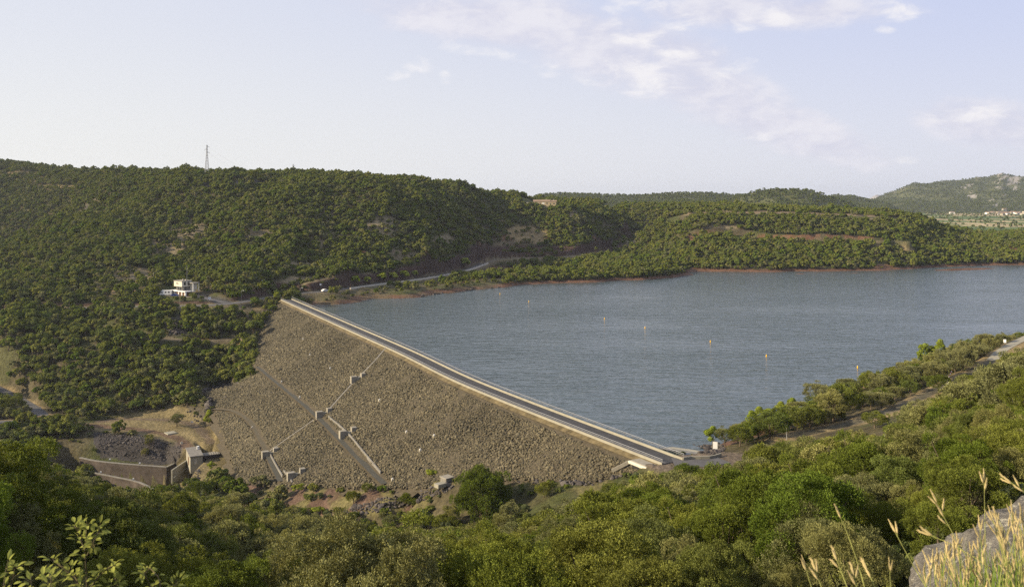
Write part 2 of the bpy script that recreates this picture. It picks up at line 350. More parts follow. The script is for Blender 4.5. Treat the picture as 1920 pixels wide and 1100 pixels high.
# spillway basin, in world XY
WALL_UP = np.array([atz(150,858,-37), atz(187,865,-37), atz(250,871,-37), atz(313,875.5,-37), atz(349,858,-37)])[:, :2]
WALL_LOW = np.array([atz(140,873,-41), atz(167,884,-41), atz(215,894,-41), atz(263,905,-41), atz(300,925,-41)])[:, :2]
def gpoly(z, *pts): return [atz(x, y, z)[:2] for x, y in pts]
P_TERR = gpoly(-37, (150,858),(187,865),(250,871),(313,875.5),(349,858),(346,846),(318,862),(250,860),(190,855),(150,848))
P_ROCK = gpoly(-31, (170,805),(230,814),(300,822),(335,832),(340,850),(349,862),(313,875),(150,860))
P_CH = gpoly(-46, (120,890),(187,893),(250,898),(310,905),(352,888),(352,888),(345,902),(300,925),(255,917),(200,905),(130,897))
def terrain_z(X, Y, feat=True):
    shp = np.shape(X); X = np.ravel(X).astype(float); Y = np.ravel(Y).astype(float)
    Yc = np.maximum(Y, 1.2)
    z = rbf(X/Yc, np.log(Yc))
    a = np.clip(np.abs(z)/18, .03, 1)*sstep(30, 200, Y)*(1-.6*sstep(1200, 2500, Y))
    hill = sstep(480, 600, Y)*sstep(6, 20, z)
    z = z+hill*6*(1-.6*sstep(120, 200, X))*(np.abs(fbm(X/40+Y/260+7, Y/240, 3, 29)-.5)*2-.25)
    z = z+a*2.6*(fbm(X/55, Y/55, 4, 3)-.5)+hill*13*(1-.7*sstep(120, 200, X))*(np.abs(fbm(X/85+3, Y/190, 3, 9)-.5)*2-.25)*(1-sstep(1100, 1500, Y))
    z = z+(fbm(X/6, Y/6, 3, 5)-.5)*.7*sstep(60, 200, Y)+(fbm(X*1.3, Y*1.3, 3, 8)-.5)*.12
    # spillway
    px, py = X, Y
    basin = (Y > 250) & (Y < 345) & (X < -95) & (X > -190)
    if basin.any():
        xb, yb = X[basin], Y[basin]; zb = z[basin]
        dU, sU, _, _ = pl_dist(xb, yb, np.c_[WALL_UP, np.zeros(len(WALL_UP))]); dL, sL, _, _ = pl_dist(xb, yb, np.c_[WALL_LOW, np.zeros(len(WALL_LOW))])
        far = sU > 0                                        # beyond the upper wall
        zr = np.minimum(zb, -37.6+np.maximum(0, dU-7)*.62)
        strip = -44.2+np.clip((dU-2)*.25, 0, 2.7)
        zn = np.where(far, zr, np.where(sL > 0, strip, -47.5+np.maximum(0, dL-6)*.9))
        xe = sstep(-112.5, -114, xb)*sstep(330, 300, yb*0+310)
        fade = sstep(1, 5, np.minimum(np.minimum(xb+185, 342-yb), -97-xb))
        east = sstep(-110.5, -113.5, xb)                     # the canal ends at the outlet building
        zb = np.where(far | (zn < zb), zb+(zn-zb)*fade*east, zb)
        z[basin] = zb
    m = (np.abs(X+107) < 22) & (np.abs(Y-317) < 22)
    if m.any(): k = sstep(17, 8, np.hypot(X[m]+106, (Y[m]-316))); z[m] = np.where(z[m] > -33.3, z[m]+(-33.3-z[m])*k, z[m])
    for P, hw, cut, drop in ROADS:
        lo = P[:, :2].min(0)-hw-cut-3; hi = P[:, :2].max(0)+hw+cut+3
        m = (X > lo[0]) & (X < hi[0]) & (Y > lo[1]) & (Y < hi[1])
        if not m.any(): continue
        d, s, zz, _ = pl_dist(X[m], Y[m], P)
        if P is road_bay or P is road_main: z[m] = z[m]+3.2*sstep(4, 7, d)*sstep(16, 10, d)*(z[m] > zz+.8)*(px[m] > -130)
        if P is red_bench: z[m] = z[m]+1.6*sstep(3, 6, d)*sstep(11.5, 8, d)*(z[m] > zz)
        k = sstep(hw+.3, hw+cut, d)
        z[m] = (zz-drop)*(1-k)+z[m]*k
    m = (X < 70) & (X > -190) & (Y > 165) & (Y < 520)
    if m.any():
        t, wv = dam_tw(X[m], Y[m]); fz = face_z(wv); zm = z[m]
        L = crest_len
        ppx, ppy = proj(X[m], Y[m], fz)
        inside = in_poly(ppx, ppy, dam_poly) & (wv > 0)
        zm = np.where(inside, np.minimum(zm, fz-1.2), zm)
        zm = np.where(~inside & (wv > 3) & (wv < 43) & (t > 0) & (t < L), np.maximum(zm, np.minimum(fz-.35, zm+2.2)), zm)
        on = (t > 1) & (t < L-1) & (np.abs(wv) < 3.6)
        zm = np.where(on, np.minimum(zm, CREST-1.2), zm)
        up = (t > .5) & (t < L-8) & (wv <= 0) & (wv > -26) & (zm > fz-.6)
        zm = np.where(up, np.minimum(zm, fz-.6), zm)
        z[m] = zm
    return z.reshape(shp)
_ = pl_dist(np.array([0.]), np.array([0.]), crest)
crest_len = float(np.hypot(*np.diff(crest[:, :2], axis=0).T).sum())

us = np.linspace(-820/F-.35, 1.08, 1050)
def seg(a, b, n): return np.exp(np.linspace(math.log(a), math.log(b), n, endpoint=False))
Ys = np.concatenate([seg(1.3, 40, 50), seg(40, 170, 70), np.arange(170, 420, 1.0), np.arange(420, 620, 1.35), np.arange(620, 1080, 2.2), seg(1080, 2500, 60), seg(2500, 14000, 30), [14000]])
U, YY = np.meshgrid(us, Ys); XX = U*YY
ZZ = terrain_z(XX, YY)
nr, nc = U.shape
TPX, TPY = proj(XX, YY, ZZ)

# ------------------------------------------------------------------ ground cover zones
DUST = (.20,.165,.10); TAN = (.26,.20,.105); EARTH = (.085,.072,.04); RED = (.062,.037,.030); BASALT = (.055,.05,.048); GREEN = (.06,.068,.022)
# (px, py, rx, ry, colour, keep trees)
BLOBS = [(355,432,60,18,DUST,.25),(310,470,60,22,DUST,.45),(250,520,45,25,DUST,.5),(230,545,40,12,TAN,.3),(480,440,50,16,DUST,.35),(610,450,45,12,DUST,.5),(720,425,40,18,DUST,.3),(760,478,40,12,DUST,.35),(600,525,70,9,DUST,.3),
         (680,520,40,8,DUST,.4),(985,440,55,18,TAN,.12),(950,465,30,12,DUST,.3),(900,470,14,30,DUST,.5),(30,325,70,6,TAN,.15),(110,352,50,4,TAN,.2),(470,345,40,9,BASALT,.1),(390,350,14,8,BASALT,.2),(1080,405,15,10,DUST,.4),
         (1180,455,24,12,DUST,.3),(1140,388,22,5,(.10,.14,.04),.0),(160,392,12,10,BASALT,.3),(330,610,26,20,BASALT,.12),(440,600,40,14,EARTH,.45),(340,575,40,8,GREEN,.1),(420,580,90,6,TAN,.08),(480,590,30,10,EARTH,.3),
         (430,640,60,8,TAN,.4),(560,500,40,10,DUST,.5),(830,452,30,12,DUST,.4),(1650,468,16,8,TAN,.2),(1700,470,14,8,TAN,.3),(1655,500,26,6,(.2,.1,.055),.3),(1900,470,20,8,(.2,.1,.055),.4),(1370,425,40,4,DUST,.4),(1610,412,40,3,DUST,.3),
         (420,540,90,8,EARTH,.3),(560,538,110,6,RED,.25),(790,505,60,6,RED,.5),(860,490,30,10,RED,.4),(1020,468,130,9,RED,.12),(1150,462,40,6,RED,.3),(1010,515,10,6,EARTH,.5)]
def zones(X, Y, Z):
    px, py = proj(X, Y, Z); n = px.size; sh = px.shape
    wob = (fbm(X/7, Y/7, 3, 31)-.5)
    col = np.empty(sh+(3,)); dens = np.ones(sh)
    mixc = sstep(.35, .65, fbm(X/22, Y/22, 4, 41)+wob*.4)[..., None]
    col[:] = np.array(EARTH)*(1-mixc)+np.array(GREEN)*mixc
    def paint(k, c):
        nonlocal col
        k = k[..., None]; col = col*(1-k)+np.array(c)*k
    wide = (fbm(px/26, py/13, 4, 77)-.5)
    for bx, by, rx, ry, c, kp in BLOBS:
        d = np.hypot((px-bx)/rx, (py-by)/(ry*1.15))+wide*1.1; k = sstep(1.1, .55, d)*(Y > 380)
        paint(k, c); dens = dens*(1-k*(1-kp*.8))
    gap = sstep(.27, .40, fbm(X/24, Y/30, 4, 141))*.36+.64; dens = np.where(Y > 300, dens*gap, dens); dg = ((1-gap)*.8*(Y > 300))[..., None]; col = col*(1-dg)+np.array((.13,.11,.06))*dg
    # red earth and rock where the roads cut the slope, and along the water line
    for P, hw in ((road_main, 3.6), (road_bay, 3.2), (red_bench, 3)):
        d, s, zz, _ = pl_dist(X, Y, P); wob2 = wob*4
        up = (Z > zz+.3) & ((Z < zz+4.6) | (P is not red_bench))
        k = sstep(hw+(8 if P is not red_bench else 6)+wob2*3, hw+3.5, d)*np.where(up, 1, .0)*(Y > 400)
        paint(k*.9, RED if P is not red_bench else (.17,.088,.052)); dens = np.where((d < hw+(5.5 if P is red_bench else 2.8)+wob*5) & up, dens*.1, dens)
        if P is red_bench: dens = np.where((d < 12) & ~up, dens*.25, dens)
        k = sstep(hw+3, hw+.8, d)*(~up); paint(k*(.8 if P is not red_bench else .3), DUST); dens = np.where(d < hw+2.6, 0, dens)
        if P is not red_bench: dens = np.where((d < hw+8) & ~up & (px > 560), dens*.05, dens)
    d, s, zz, _ = pl_dist(X, Y, top_bench); k = sstep(9, 4, d); paint(k, (.26,.21,.13)); dens = np.where((d < 26) & (Y < 908), dens*.04, dens)
    for P, hw, c in ((drive,4.5,(.06,.06,.06)), (bench,2.4,(.17,.14,.09)), (low_track,2.6,(.15,.125,.10)), (loop_track,2.2,(.15,.12,.085)), (track_r,1.0,(.11,.10,.07)), (crest_end,6,(.15,.12,.09)), (low_road,3.4,TAN)):
        d, s, zz, _ = pl_dist(X, Y, P)
        dens = np.where(d < hw+(1.6 if P is not track_r else .8), 0, dens)
        if P is track_r:
            kk = sstep(6.5+wob*9, 3, d)*(Y < 300)*(X > 40); paint(kk, TAN); dens = dens*(1-.85*sstep(3.8, 2.6, d+wob*5))
        if P is low_road: dens = np.where(d < 4.8, 0, dens)
        paint(sstep(hw+1.2, hw-.4, d+wob*1.5), c)
    lake_side = (Y > 170) & ((X > -150) | (Y > 480)) & (pl_dist(X, Y, crest)[1] > 0)
    k = sstep(2.6, 1.2, Z+wob*1.5)*lake_side*(Z > -4); paint(k, (.13,.075,.05)); dens = np.where(lake_side & (Z < 1.1), 0, dens)
    # left bank below the shore road is thin scrub
    shore = (Y > 490) & (Y < 640) & (px > 575) & (px < 945) & (Z < 5) & (Z > 0)
    dens = np.where(shore, dens*.16, dens); paint(shore*.6*sstep(.3, .6, fbm(X/9, Y/9, 3, 55)), (.10,.09,.05))
    # spillway platform
    plat = [(120,800),(200,788),(285,768),(330,762),(385,768),(412,800),(432,850),(448,912),(300,915),(330,890),(352,870),(340,830),(240,812),(185,806)]
    k = in_poly(px+wob*10, py+wob*6, plat) & (Y < 400) & (Y > 260); k = k.astype(float)
    g = fbm(X/10, Y/10, 4, 61)[..., None]; pc = np.array((.115,.098,.052))*(1-g)+np.array((.225,.18,.092))*g
    col = col*(1-k[..., None])+pc*k[..., None]; dens = np.where(k > 0, 0, dens)
    for P, c in ((low_track, (.12,.075,.055)), (loop_track, (.15,.115,.085))):
        d, s, zz, _ = pl_dist(X, Y, P); paint(sstep(2.6, 1.2, d+wob*2)*.8, c)
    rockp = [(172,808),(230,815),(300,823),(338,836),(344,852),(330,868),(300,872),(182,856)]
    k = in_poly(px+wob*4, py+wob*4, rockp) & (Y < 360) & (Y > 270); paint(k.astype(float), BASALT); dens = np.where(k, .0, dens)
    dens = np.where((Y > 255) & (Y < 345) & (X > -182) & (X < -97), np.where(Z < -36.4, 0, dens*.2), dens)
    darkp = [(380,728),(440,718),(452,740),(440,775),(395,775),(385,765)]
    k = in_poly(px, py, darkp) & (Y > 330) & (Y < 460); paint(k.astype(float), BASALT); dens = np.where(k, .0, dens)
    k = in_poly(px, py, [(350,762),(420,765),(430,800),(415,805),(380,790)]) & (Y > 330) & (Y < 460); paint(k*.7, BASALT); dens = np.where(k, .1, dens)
    # grassy strip and red soil below the dam toe
    strip = (Y > 170) & (Y < 300) & (px > 430) & (px < 1240) & in_poly(px, py, [(430,905),(1240,880),(1230,900),(1090,925),(960,985),(830,985),(700,965),(560,970),(440,935)])
    s1 = sstep(.42, .58, fbm(X/6, Y/6, 4, 71)); paint(strip*s1, (.13,.115,.05)); paint(strip*(1-s1)*(px < 780), (.115,.075,.055)); dens = np.where(strip, dens*.16+.12*(px > 900), dens)
    plainz = (Y > 1300) & (Y < 3000) & (px > 1600)
    a1, a2 = np.floor(X/95+Y/260).astype(int), np.floor(Y/150).astype(int); h = hash2(a1, a2, 5); pal = np.array([(.09,.13,.035),(.34,.27,.15),(.12,.16,.05),(.28,.24,.13),(.07,.11,.035),(.38,.31,.18)])
    fc = pal[np.clip((h*6).astype(int), 0, 5)]; col = np.where(plainz[..., None], fc, col); dens = np.where(plainz, 0, dens)
    # dam footprint
    mm = (X < 75) & (X > -200) & (Y > 160) & (Y < 530); t, wv = dam_tw(X, Y); fz = face_z(wv)
    ppx, ppy = proj(X, Y, fz); ins = in_poly(ppx, ppy, dam_poly) & (wv > 0) & mm
    dens = np.where(ins | (mm & (np.abs(wv) < 6) & (t > 1)), 0, dens)
    dens = np.where((Z < .9) & lake_side, 0, dens)
    # house terrace
    dens = np.where((Y > 478) & (Y < 520) & (px > 298) & (px < 372), 0, dens)
    dens = np.where((Y > 915) & (Y < 968) & (px > 975) & (px < 1052), 0, dens)
    dens = np.where((Y < 38), 0, dens)
    return col, dens
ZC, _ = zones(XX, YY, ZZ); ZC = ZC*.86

def new_mat(name):
    m = bpy.data.materials.new(name); m.use_nodes = True; nt = m.node_tree; b = nt.nodes['Principled BSDF']
    b.inputs['Roughness'].default_value = .85; b.inputs['Specular IOR Level'].default_value = .25
    return m, nt, b
def nnode(nt, t, **kw):
    n = nt.nodes.new(t)
    for k, v in kw.items():
        if k in n.inputs: n.inputs[k].default_value = v
        else: setattr(n, k, v)
    return n
def plain(name, col, rough=.8, var=.25, scale=3.0, bump=0.0, metal=0.0):
    """surface of one colour with weathering noise in world metres"""
    m, nt, b = new_mat(name); L = nt.links
    tc = nnode(nt, 'ShaderNodeNewGeometry'); n = nnode(nt, 'ShaderNodeTexNoise', Scale=scale, Detail=6.0, Roughness=.65); L.new(tc.outputs['Position'], n.inputs['Vector'])
    mr = nnode(nt, 'ShaderNodeMapRange'); L.new(n.outputs[0], mr.inputs[0]); mr.inputs[1].default_value = .3; mr.inputs[2].default_value = .7; mr.inputs[3].default_value = 1-var; mr.inputs[4].default_value = 1+var
    mx = nnode(nt, 'ShaderNodeVectorMath', operation='SCALE'); mx.inputs[0].default_value = tuple(c*.82 for c in col); L.new(mr.outputs[0], mx.inputs['Scale']); L.new(mx.outputs[0], b.inputs['Base Color'])
    b.inputs['Roughness'].default_value = rough; b.inputs['Metallic'].default_value = metal
    if bump:
        bp = nnode(nt, 'ShaderNodeBump', Strength=1.0, Distance=bump); L.new(n.outputs[0], bp.inputs['Height']); L.new(bp.outputs[0], b.inputs['Normal'])
    return m
def ground_mat():
    m, nt, b = new_mat('ground_cover'); L = nt.links
    a = nnode(nt, 'ShaderNodeAttribute', attribute_name='zone'); g = nnode(nt, 'ShaderNodeNewGeometry')
    out = a.outputs['Color']
    for s, lo in ((.9, .55), (.12, .72), (.022, .8)):
        n = nnode(nt, 'ShaderNodeTexNoise', Scale=s, Detail=7.0, Roughness=.7); L.new(g.outputs['Position'], n.inputs['Vector'])
        mr = nnode(nt, 'ShaderNodeMapRange'); L.new(n.outputs[0], mr.inputs[0]); mr.inputs[1].default_value = .33; mr.inputs[2].default_value = .67; mr.inputs[3].default_value = lo; mr.inputs[4].default_value = 2-lo
        v = nnode(nt, 'ShaderNodeVectorMath', operation='SCALE'); L.new(out, v.inputs[0]); L.new(mr.outputs[0], v.inputs['Scale']); out = v.outputs[0]
        if s == .9: h = n.outputs[0]
    L.new(out, b.inputs['Base Color']); b.inputs['Specular IOR Level'].default_value = .1
    bp = nnode(nt, 'ShaderNodeBump', Strength=.9, Distance=.8); L.new(h, bp.inputs['Height']); L.new(bp.outputs[0], b.inputs['Normal'])
    return m
idx = np.arange(nr*nc).reshape(nr, nc)
quads = np.stack([idx[:-1,:-1], idx[:-1,1:], idx[1:,1:], idx[1:,:-1]], -1).reshape(-1, 4)
M_GROUND = ground_mat()
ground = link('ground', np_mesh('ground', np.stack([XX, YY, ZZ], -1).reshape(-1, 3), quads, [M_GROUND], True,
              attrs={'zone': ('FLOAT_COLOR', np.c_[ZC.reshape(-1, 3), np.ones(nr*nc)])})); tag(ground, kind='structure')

# ------------------------------------------------------------------ the lake
def water_mat():
    m, nt, b = new_mat('lake_water'); L = nt.links
    b.inputs['Base Color'].default_value = (.050,.072,.080,1); b.inputs['Roughness'].default_value = .16; b.inputs['IOR'].default_value = 1.333; b.inputs['Specular IOR Level'].default_value = .5
    g = nnode(nt, 'ShaderNodeNewGeometry')
    def wn(sx, sy, rot, det):
        mp = nnode(nt, 'ShaderNodeMapping'); mp.inputs['Scale'].default_value = (sx, sy, 1); mp.inputs['Rotation'].default_value = (0, 0, rot); L.new(g.outputs['Position'], mp.inputs['Vector'])
        n = nnode(nt, 'ShaderNodeTexNoise', Scale=1.0, Detail=det, Roughness=.6, Distortion=.4); L.new(mp.outputs[0], n.inputs['Vector']); return n.outputs[0]
    a = wn(.10, .29, .55, 3.0); c = wn(.4, .9, .3, 2.0); big = wn(.008, .02, .5, 3.0)
    ad = nnode(nt, 'ShaderNodeMath', operation='MULTIPLY_ADD'); L.new(c, ad.inputs[0]); ad.inputs[1].default_value = .2; L.new(a, ad.inputs[2])
    mr = nnode(nt, 'ShaderNodeMapRange'); L.new(big, mr.inputs[0]); mr.inputs[1].default_value = .3; mr.inputs[2].default_value = .7; mr.inputs[3].default_value = .6; mr.inputs[4].default_value = 2.0
    bp = nnode(nt, 'ShaderNodeBump', Distance=.8); L.new(ad.outputs[0], bp.inputs['Height']); bp.inputs['Strength'].default_value = .5
    ml = nnode(nt, 'ShaderNodeMath', operation='MULTIPLY'); L.new(mr.outputs[0], ml.inputs[0]); ml.inputs[1].default_value = .75; L.new(ml.outputs[0], bp.inputs['Strength'])
    L.new(bp.outputs[0], b.inputs['Normal']); return m
def lake_poly():
    P = []
    for x, y in SH_L[1:]: X, Y, _ = atz(x, y-5, 0); P.append((X, Y))
    P[0] = (crest[0][0]+10, crest[0][1]+26)
    for x, y in SH_F: X, Y, _ = atz(x, y-4, 0); P.append((X, Y))
    for x, y in SH_R[:-1]: X, Y, _ = atz(x+22, y+18, 0); P.append((X, Y))
    P.append((crest[-1][0]+30, crest[-1][1]+2)); P.append((crest[-1][0]+1, crest[-1][1]-2))
    for q in crest[::-1][1:-1:4]: P.append((q[0], q[1]))
    P.append((crest[0][0]-2, crest[0][1]+2))
    return P
LP = lake_poly()
lake = link('lake', np_mesh('lake', [(x, y, 0) for x, y in LP], [tuple(range(len(LP)))[::-1]], [water_mat()])); tag(lake, kind='structure')
if lake.data.polygons[0].normal.z < 0: lake.data.flip_normals()
# ------------------------------------------------------------------ where a sight line meets the ground
def hit(px, py, Y0=180, Y1=1150):
    Y = np.exp(np.linspace(math.log(Y0), math.log(Y1), 900)); X = (px-PX0)/F*Y; z = CAMZ-(py-PY0)/F*Y
    t = terrain_z(X, Y); k = np.nonzero(z <= t)[0]; i = int(k[0]) if len(k) else len(Y)-1
    return (float(X[i]), float(Y[i]), float(t[i]))
def gz(x, y): return float(terrain_z(np.array([x]), np.array([y]))[0])
def gpx(px, Y): X = (px-PX0)/F*Y; return (X, Y, gz(X, Y))

# ------------------------------------------------------------------ materials of built things
M_ASPH = plain('asphalt', (.052,.052,.055), .85, .3, .6); M_ASPH2 = plain('worn_asphalt', (.10,.098,.10), .85, .25, .5); M_GRAVEL = plain('gravel', (.17,.145,.11), .95, .35, 1.2)
M_CONC = plain('concrete', (.27,.25,.205), .85, .25, .8); M_CREAM = plain('cream_concrete', (.29,.275,.22), .8, .14, .5); M_OLDC = plain('stained_concrete', (.075,.06,.05), .9, .5, .35)
M_GREYC = plain('grey_concrete', (.20,.19,.17), .9, .3, .9); M_WHITE = plain('white_paint', (.78,.78,.76), .5, .06, 2); M_GALV = plain('galvanised_steel', (.42,.43,.44), .45, .1, 2, 0, .5)
M_DARK = plain('dark_metal', (.03,.03,.032), .5, .1); M_GLASS = plain('dark_glass', (.02,.025,.03), .08, .05); M_TIRE = plain('rubber', (.02,.02,.02), .9, .1)
M_TILE = plain('clay_tiles', (.27,.19,.135), .9, .3, 1.2); M_STONE = plain('warm_stone', (.36,.29,.18), .9, .25, 1.0); M_RENDER = plain('pale_render', (.60,.56,.46), .85, .1, 1.0)
M_BROWN = plain('brown_wood', (.12,.065,.035), .8, .25, 3); M_REDP = plain('red_paint', (.45,.03,.02), .5, .1); M_BLUE = plain('blue_paint', (.02,.045,.22), .3, .1); M_YEL = plain('yellow_plastic', (.85,.50,.02), .4, .05)
M_STRAW = plain('dry_grass_verge', (.12,.095,.05), .95, .6, .5)
def rock_mat(name, a, b2):
    m, nt, b = new_mat(name); L = nt.links
    oi = nnode(nt, 'ShaderNodeObjectInfo'); g = nnode(nt, 'ShaderNodeNewGeometry'); n = nnode(nt, 'ShaderNodeTexNoise', Scale=2.2, Detail=6.0); L.new(g.outputs['Position'], n.inputs['Vector'])
    big = nnode(nt, 'ShaderNodeTexNoise', Scale=.035, Detail=4.0); L.new(g.outputs['Position'], big.inputs['Vector'])
    ad = nnode(nt, 'ShaderNodeMath', operation='MULTIPLY_ADD'); L.new(oi.outputs['Random'], ad.inputs[0]); ad.inputs[1].default_value = .75
    s = nnode(nt, 'ShaderNodeMath', operation='MULTIPLY_ADD'); L.new(n.outputs[0], s.inputs[0]); s.inputs[1].default_value = .5; s.inputs[2].default_value = -.12; L.new(s.outputs[0], ad.inputs[2])
    a2 = nnode(nt, 'ShaderNodeMath', operation='MULTIPLY_ADD'); L.new(big.outputs[0], a2.inputs[0]); a2.inputs[1].default_value = .9; a2.inputs[2].default_value = -.45
    a3 = nnode(nt, 'ShaderNodeMath', operation='ADD', use_clamp=True); L.new(a2.outputs[0], a3.inputs[0]); L.new(ad.outputs[0], a3.inputs[1])
    r = nnode(nt, 'ShaderNodeValToRGB'); r.color_ramp.elements[0].color = (*a, 1); r.color_ramp.elements[1].color = (*b2, 1); r.color_ramp.elements[1].position = .95; L.new(a3.outputs[0], r.inputs[0]); L.new(r.outputs[0], b.inputs['Base Color'])
    return m
M_ROCK = rock_mat('quarry_rock', (.034,.031,.020), (.140,.120,.074)); M_BAS = rock_mat('basalt_rock', (.025,.022,.022), (.10,.088,.08))
M_SPALL = plain('crushed_rock', (.075,.062,.040), .95, .5, 1.4, .3)

M_SPALLP = plain('packed_gravel', (.070,.068,.055), .95, .3, 1.5); M_DIRTP = plain('packed_dirt', (.105,.090,.058), .95, .3, 1.5)
# ------------------------------------------------------------------ hills beyond
def ridge(name, pts, Y, front, back, base, jag, colf, step=6, mt=None):
    px = np.arange(pts[0][0], pts[-1][0]+1, step); py = np.interp(px, [p[0] for p in pts], [p[1] for p in pts])
    s = np.r_[np.linspace(-1, 0, 34), np.linspace(.12, 1, 8)]
    PX, S = np.meshgrid(px, s); dY = np.where(S < 0, S*front, S*back); YY2 = Y+dY
    Xr = (PX-PX0)/F*Y*(1+.0*S)+(PX-PX0)/F*dY
    H = CAMZ+(PY0-np.broadcast_to(py, S.shape))/F*Y
    prof = np.where(S < 0, (1+S)**.85, 1-S**1.6*.7)
    rv = np.abs(fbm(Xr/(front*.22), YY2/(front*.9), 4, 91)-.5)*2
    prof = prof*(1-(.55*(1-rv)**3-.12)*np.sin(np.clip(-S, 0, 1)*math.pi))
    Zr = base+(H-base)*np.clip(prof, 0, 1.0)+(fbm(Xr/60, YY2/60, 4, 92)-.5)*jag*np.where(S < 0, 1, .3)*(np.abs(S) > .02)
    edge = sstep(0, 1, np.minimum((PX-px[0]), (px[-1]-PX))/60+.02); Zr = base-12+(Zr-base+12)*edge
    n, m2 = PX.shape; id2 = np.arange(n*m2).reshape(n, m2); q = np.stack([id2[:-1,:-1], id2[:-1,1:], id2[1:,1:], id2[1:,:-1]], -1).reshape(-1, 4)
    c = colf(Xr, YY2, Zr, S)*.86
    o = link(name, np_mesh(name, np.stack([Xr, YY2, Zr], -1).reshape(-1, 3), q, [mt or M_GROUND], True, attrs={'zone': ('FLOAT_COLOR', np.c_[c.reshape(-1, 3), np.ones(n*m2)])})); tag(o, kind='structure')
    return (Xr, YY2, Zr, S)
def wood_col(X, Y, Z, S):
    g = fbm(X/40, Y/40, 4, 12)[..., None]; return np.array((.045,.055,.02))*(1-g)+np.array((.10,.105,.04))*g
def mount_col(X, Y, Z, S):
    c = wood_col(X, Y, Z, S); px, py = proj(X, Y, Z)
    r = fbm(X/26, Z/14+Y/120, 5, 14); k = np.zeros_like(X)
    for bx, by, rx, ry in ((1878,330,16,11),(1895,345,30,12),(1815,350,14,5),(1825,368,12,7),(1855,375,14,8),(1865,381,10,6),(1910,335,20,8),(1690,352,9,3),(1678,360,6,4),(1880,366,10,4),(1905,352,18,7),(1836,335,4,3),(1790,356,4,3),(1668,363,5,4)):
        k = np.maximum(k, sstep(1.15, .3, np.hypot((px-bx)/rx, (py-by)/ry)))
    k = (k*.4+fbm(X/14, Z/8+Y/60, 4, 15)+r > 1.36)*(S < .05)*(k > .05)
    return c*(1-k[..., None])+np.array((.27,.25,.215))*k[..., None]
def peak_col(X, Y, Z, S): return np.zeros(X.shape+(3,))+np.array((.28,.27,.26))
RG = [ridge('hills', [(940,385),(980,372),(1020,364.5),(1060,362.5),(1100,364),(1140,366),(1200,367),(1240,364),(1275,362),(1330,362.5),(1390,367),(1450,376),(1520,384)], 2500, 900, 900, 12, 5, wood_col),
      ridge('hills', [(1290,392),(1340,383),(1385,369),(1410,361),(1440,355.5),(1455,354.5),(1475,356.5),(1500,355.5),(1515,357),(1535,362),(1570,374),(1600,384),(1650,395)], 1950, 450, 700, 10, 5, wood_col),
      ridge('hills', [(1500,384),(1540,372),(1565,366),(1585,367),(1600,367.5),(1625,374),(1660,380),(1720,392)], 3000, 700, 700, 10, 5, wood_col),
      ridge('mountain', [(1590,374),(1615,374),(1634,367),(1643,364.5),(1652,366),(1668,371),(1700,374),(1760,380)], 7500, 1500, 1500, 10, 5, peak_col, 3),
      ridge('mountain', [(1560,384),(1600,379),(1640,374),(1655,366),(1668,361),(1690,353),(1714,343.5),(1740,345),(1762,340),(1800,337.5),(1822,335),(1832,331.5),(1850,333.5),(1862,329),(1878,324.5),(1890,328),(1920,331.5),(1980,334),(2050,350),(2150,365),(2300,370),(2500,380)], 4300, 1250, 1600, 8, 16, mount_col, 3)]

# ------------------------------------------------------------------ roads
def ribbon(P, w0, w1, dz, every=1, crown=0.0):
    P = np.asarray(P)[::every]; d = np.gradient(P[:, :2], axis=0); d /= np.linalg.norm(d, axis=1)[:, None]; nrm = np.c_[-d[:,1], d[:,0]]
    V = []; Fc = []
    for i, p in enumerate(P):
        for w_ in (w0, (w0+w1)/2, w1): V.append((p[0]+nrm[i,0]*w_, p[1]+nrm[i,1]*w_, p[2]+dz+(crown if w_ == (w0+w1)/2 else 0)))
    for i in range(len(P)-1):
        for k in (0, 1): Fc.append((3*i+k, 3*i+k+1, 3*i+k+4, 3*i+k+3))
    return V, Fc
def strip_obj(name, P, w0, w1, dz, mat, parent=None, kind=None, crown=.03):
    V, Fc = ribbon(P, w0, w1, dz, 1, crown); me = np_mesh(name, V, Fc, [mat])
    if me.polygons[0].normal.z < 0: me.flip_normals()
    o = link(name, me, parent)
    if kind: tag(o, kind=kind)
    return o
def offset(P, wd, dz=0.0):
    P = np.asarray(P); d = np.gradient(P[:, :2], axis=0); d /= np.linalg.norm(d, axis=1)[:, None]
    return np.c_[P[:,0]-d[:,1]*wd, P[:,1]+d[:,0]*wd, P[:,2]+dz]
def wall_along(mb, P, wd, h, t=0.3, base=.3):
    """solid wall t thick and h high following offset wd of the line P"""
    A = offset(P, wd-t/2); B = offset(P, wd+t/2); V = []; n = len(P)
    for i in range(n): V += [(A[i,0],A[i,1],A[i,2]-base), (B[i,0],B[i,1],B[i,2]-base), (B[i,0],B[i,1],B[i,2]+h), (A[i,0],A[i,1],A[i,2]+h)]
    Fc = [(4*i+k, 4*i+(k+1) % 4, 4*i+4+(k+1) % 4, 4*i+4+k) for i in range(n-1) for k in range(4)]+[(3,2,1,0), tuple(4*(n-1)+k for k in range(4))]
    return mb.add(V, Fc)
def along(P, step):
    P = np.asarray(P); s = np.r_[0, np.cumsum(np.linalg.norm(np.diff(P[:, :3], axis=0), axis=1))]; t = np.arange(0, s[-1], step)
    return np.c_[[np.interp(t, s, P[:, k]) for k in range(3)]].T
strip_obj('road', road_main, -2.9, 2.9, .02, M_ASPH2, kind='structure')
strip_obj('road', road_bay, -2.2, 2.2, .02, M_GRAVEL, kind='structure')
strip_obj('driveway', drive, -2.2, 2.2, .035, M_ASPH2, kind='structure')
strip_obj('road', low_road, -2.4, 2.4, .03, M_ASPH2, kind='structure')
strip_obj('track', track_r[proj(track_r[:,0], track_r[:,1], track_r[:,2])[0] > 1850], -1.5, 1.5, .06, M_CREAM, kind='structure')
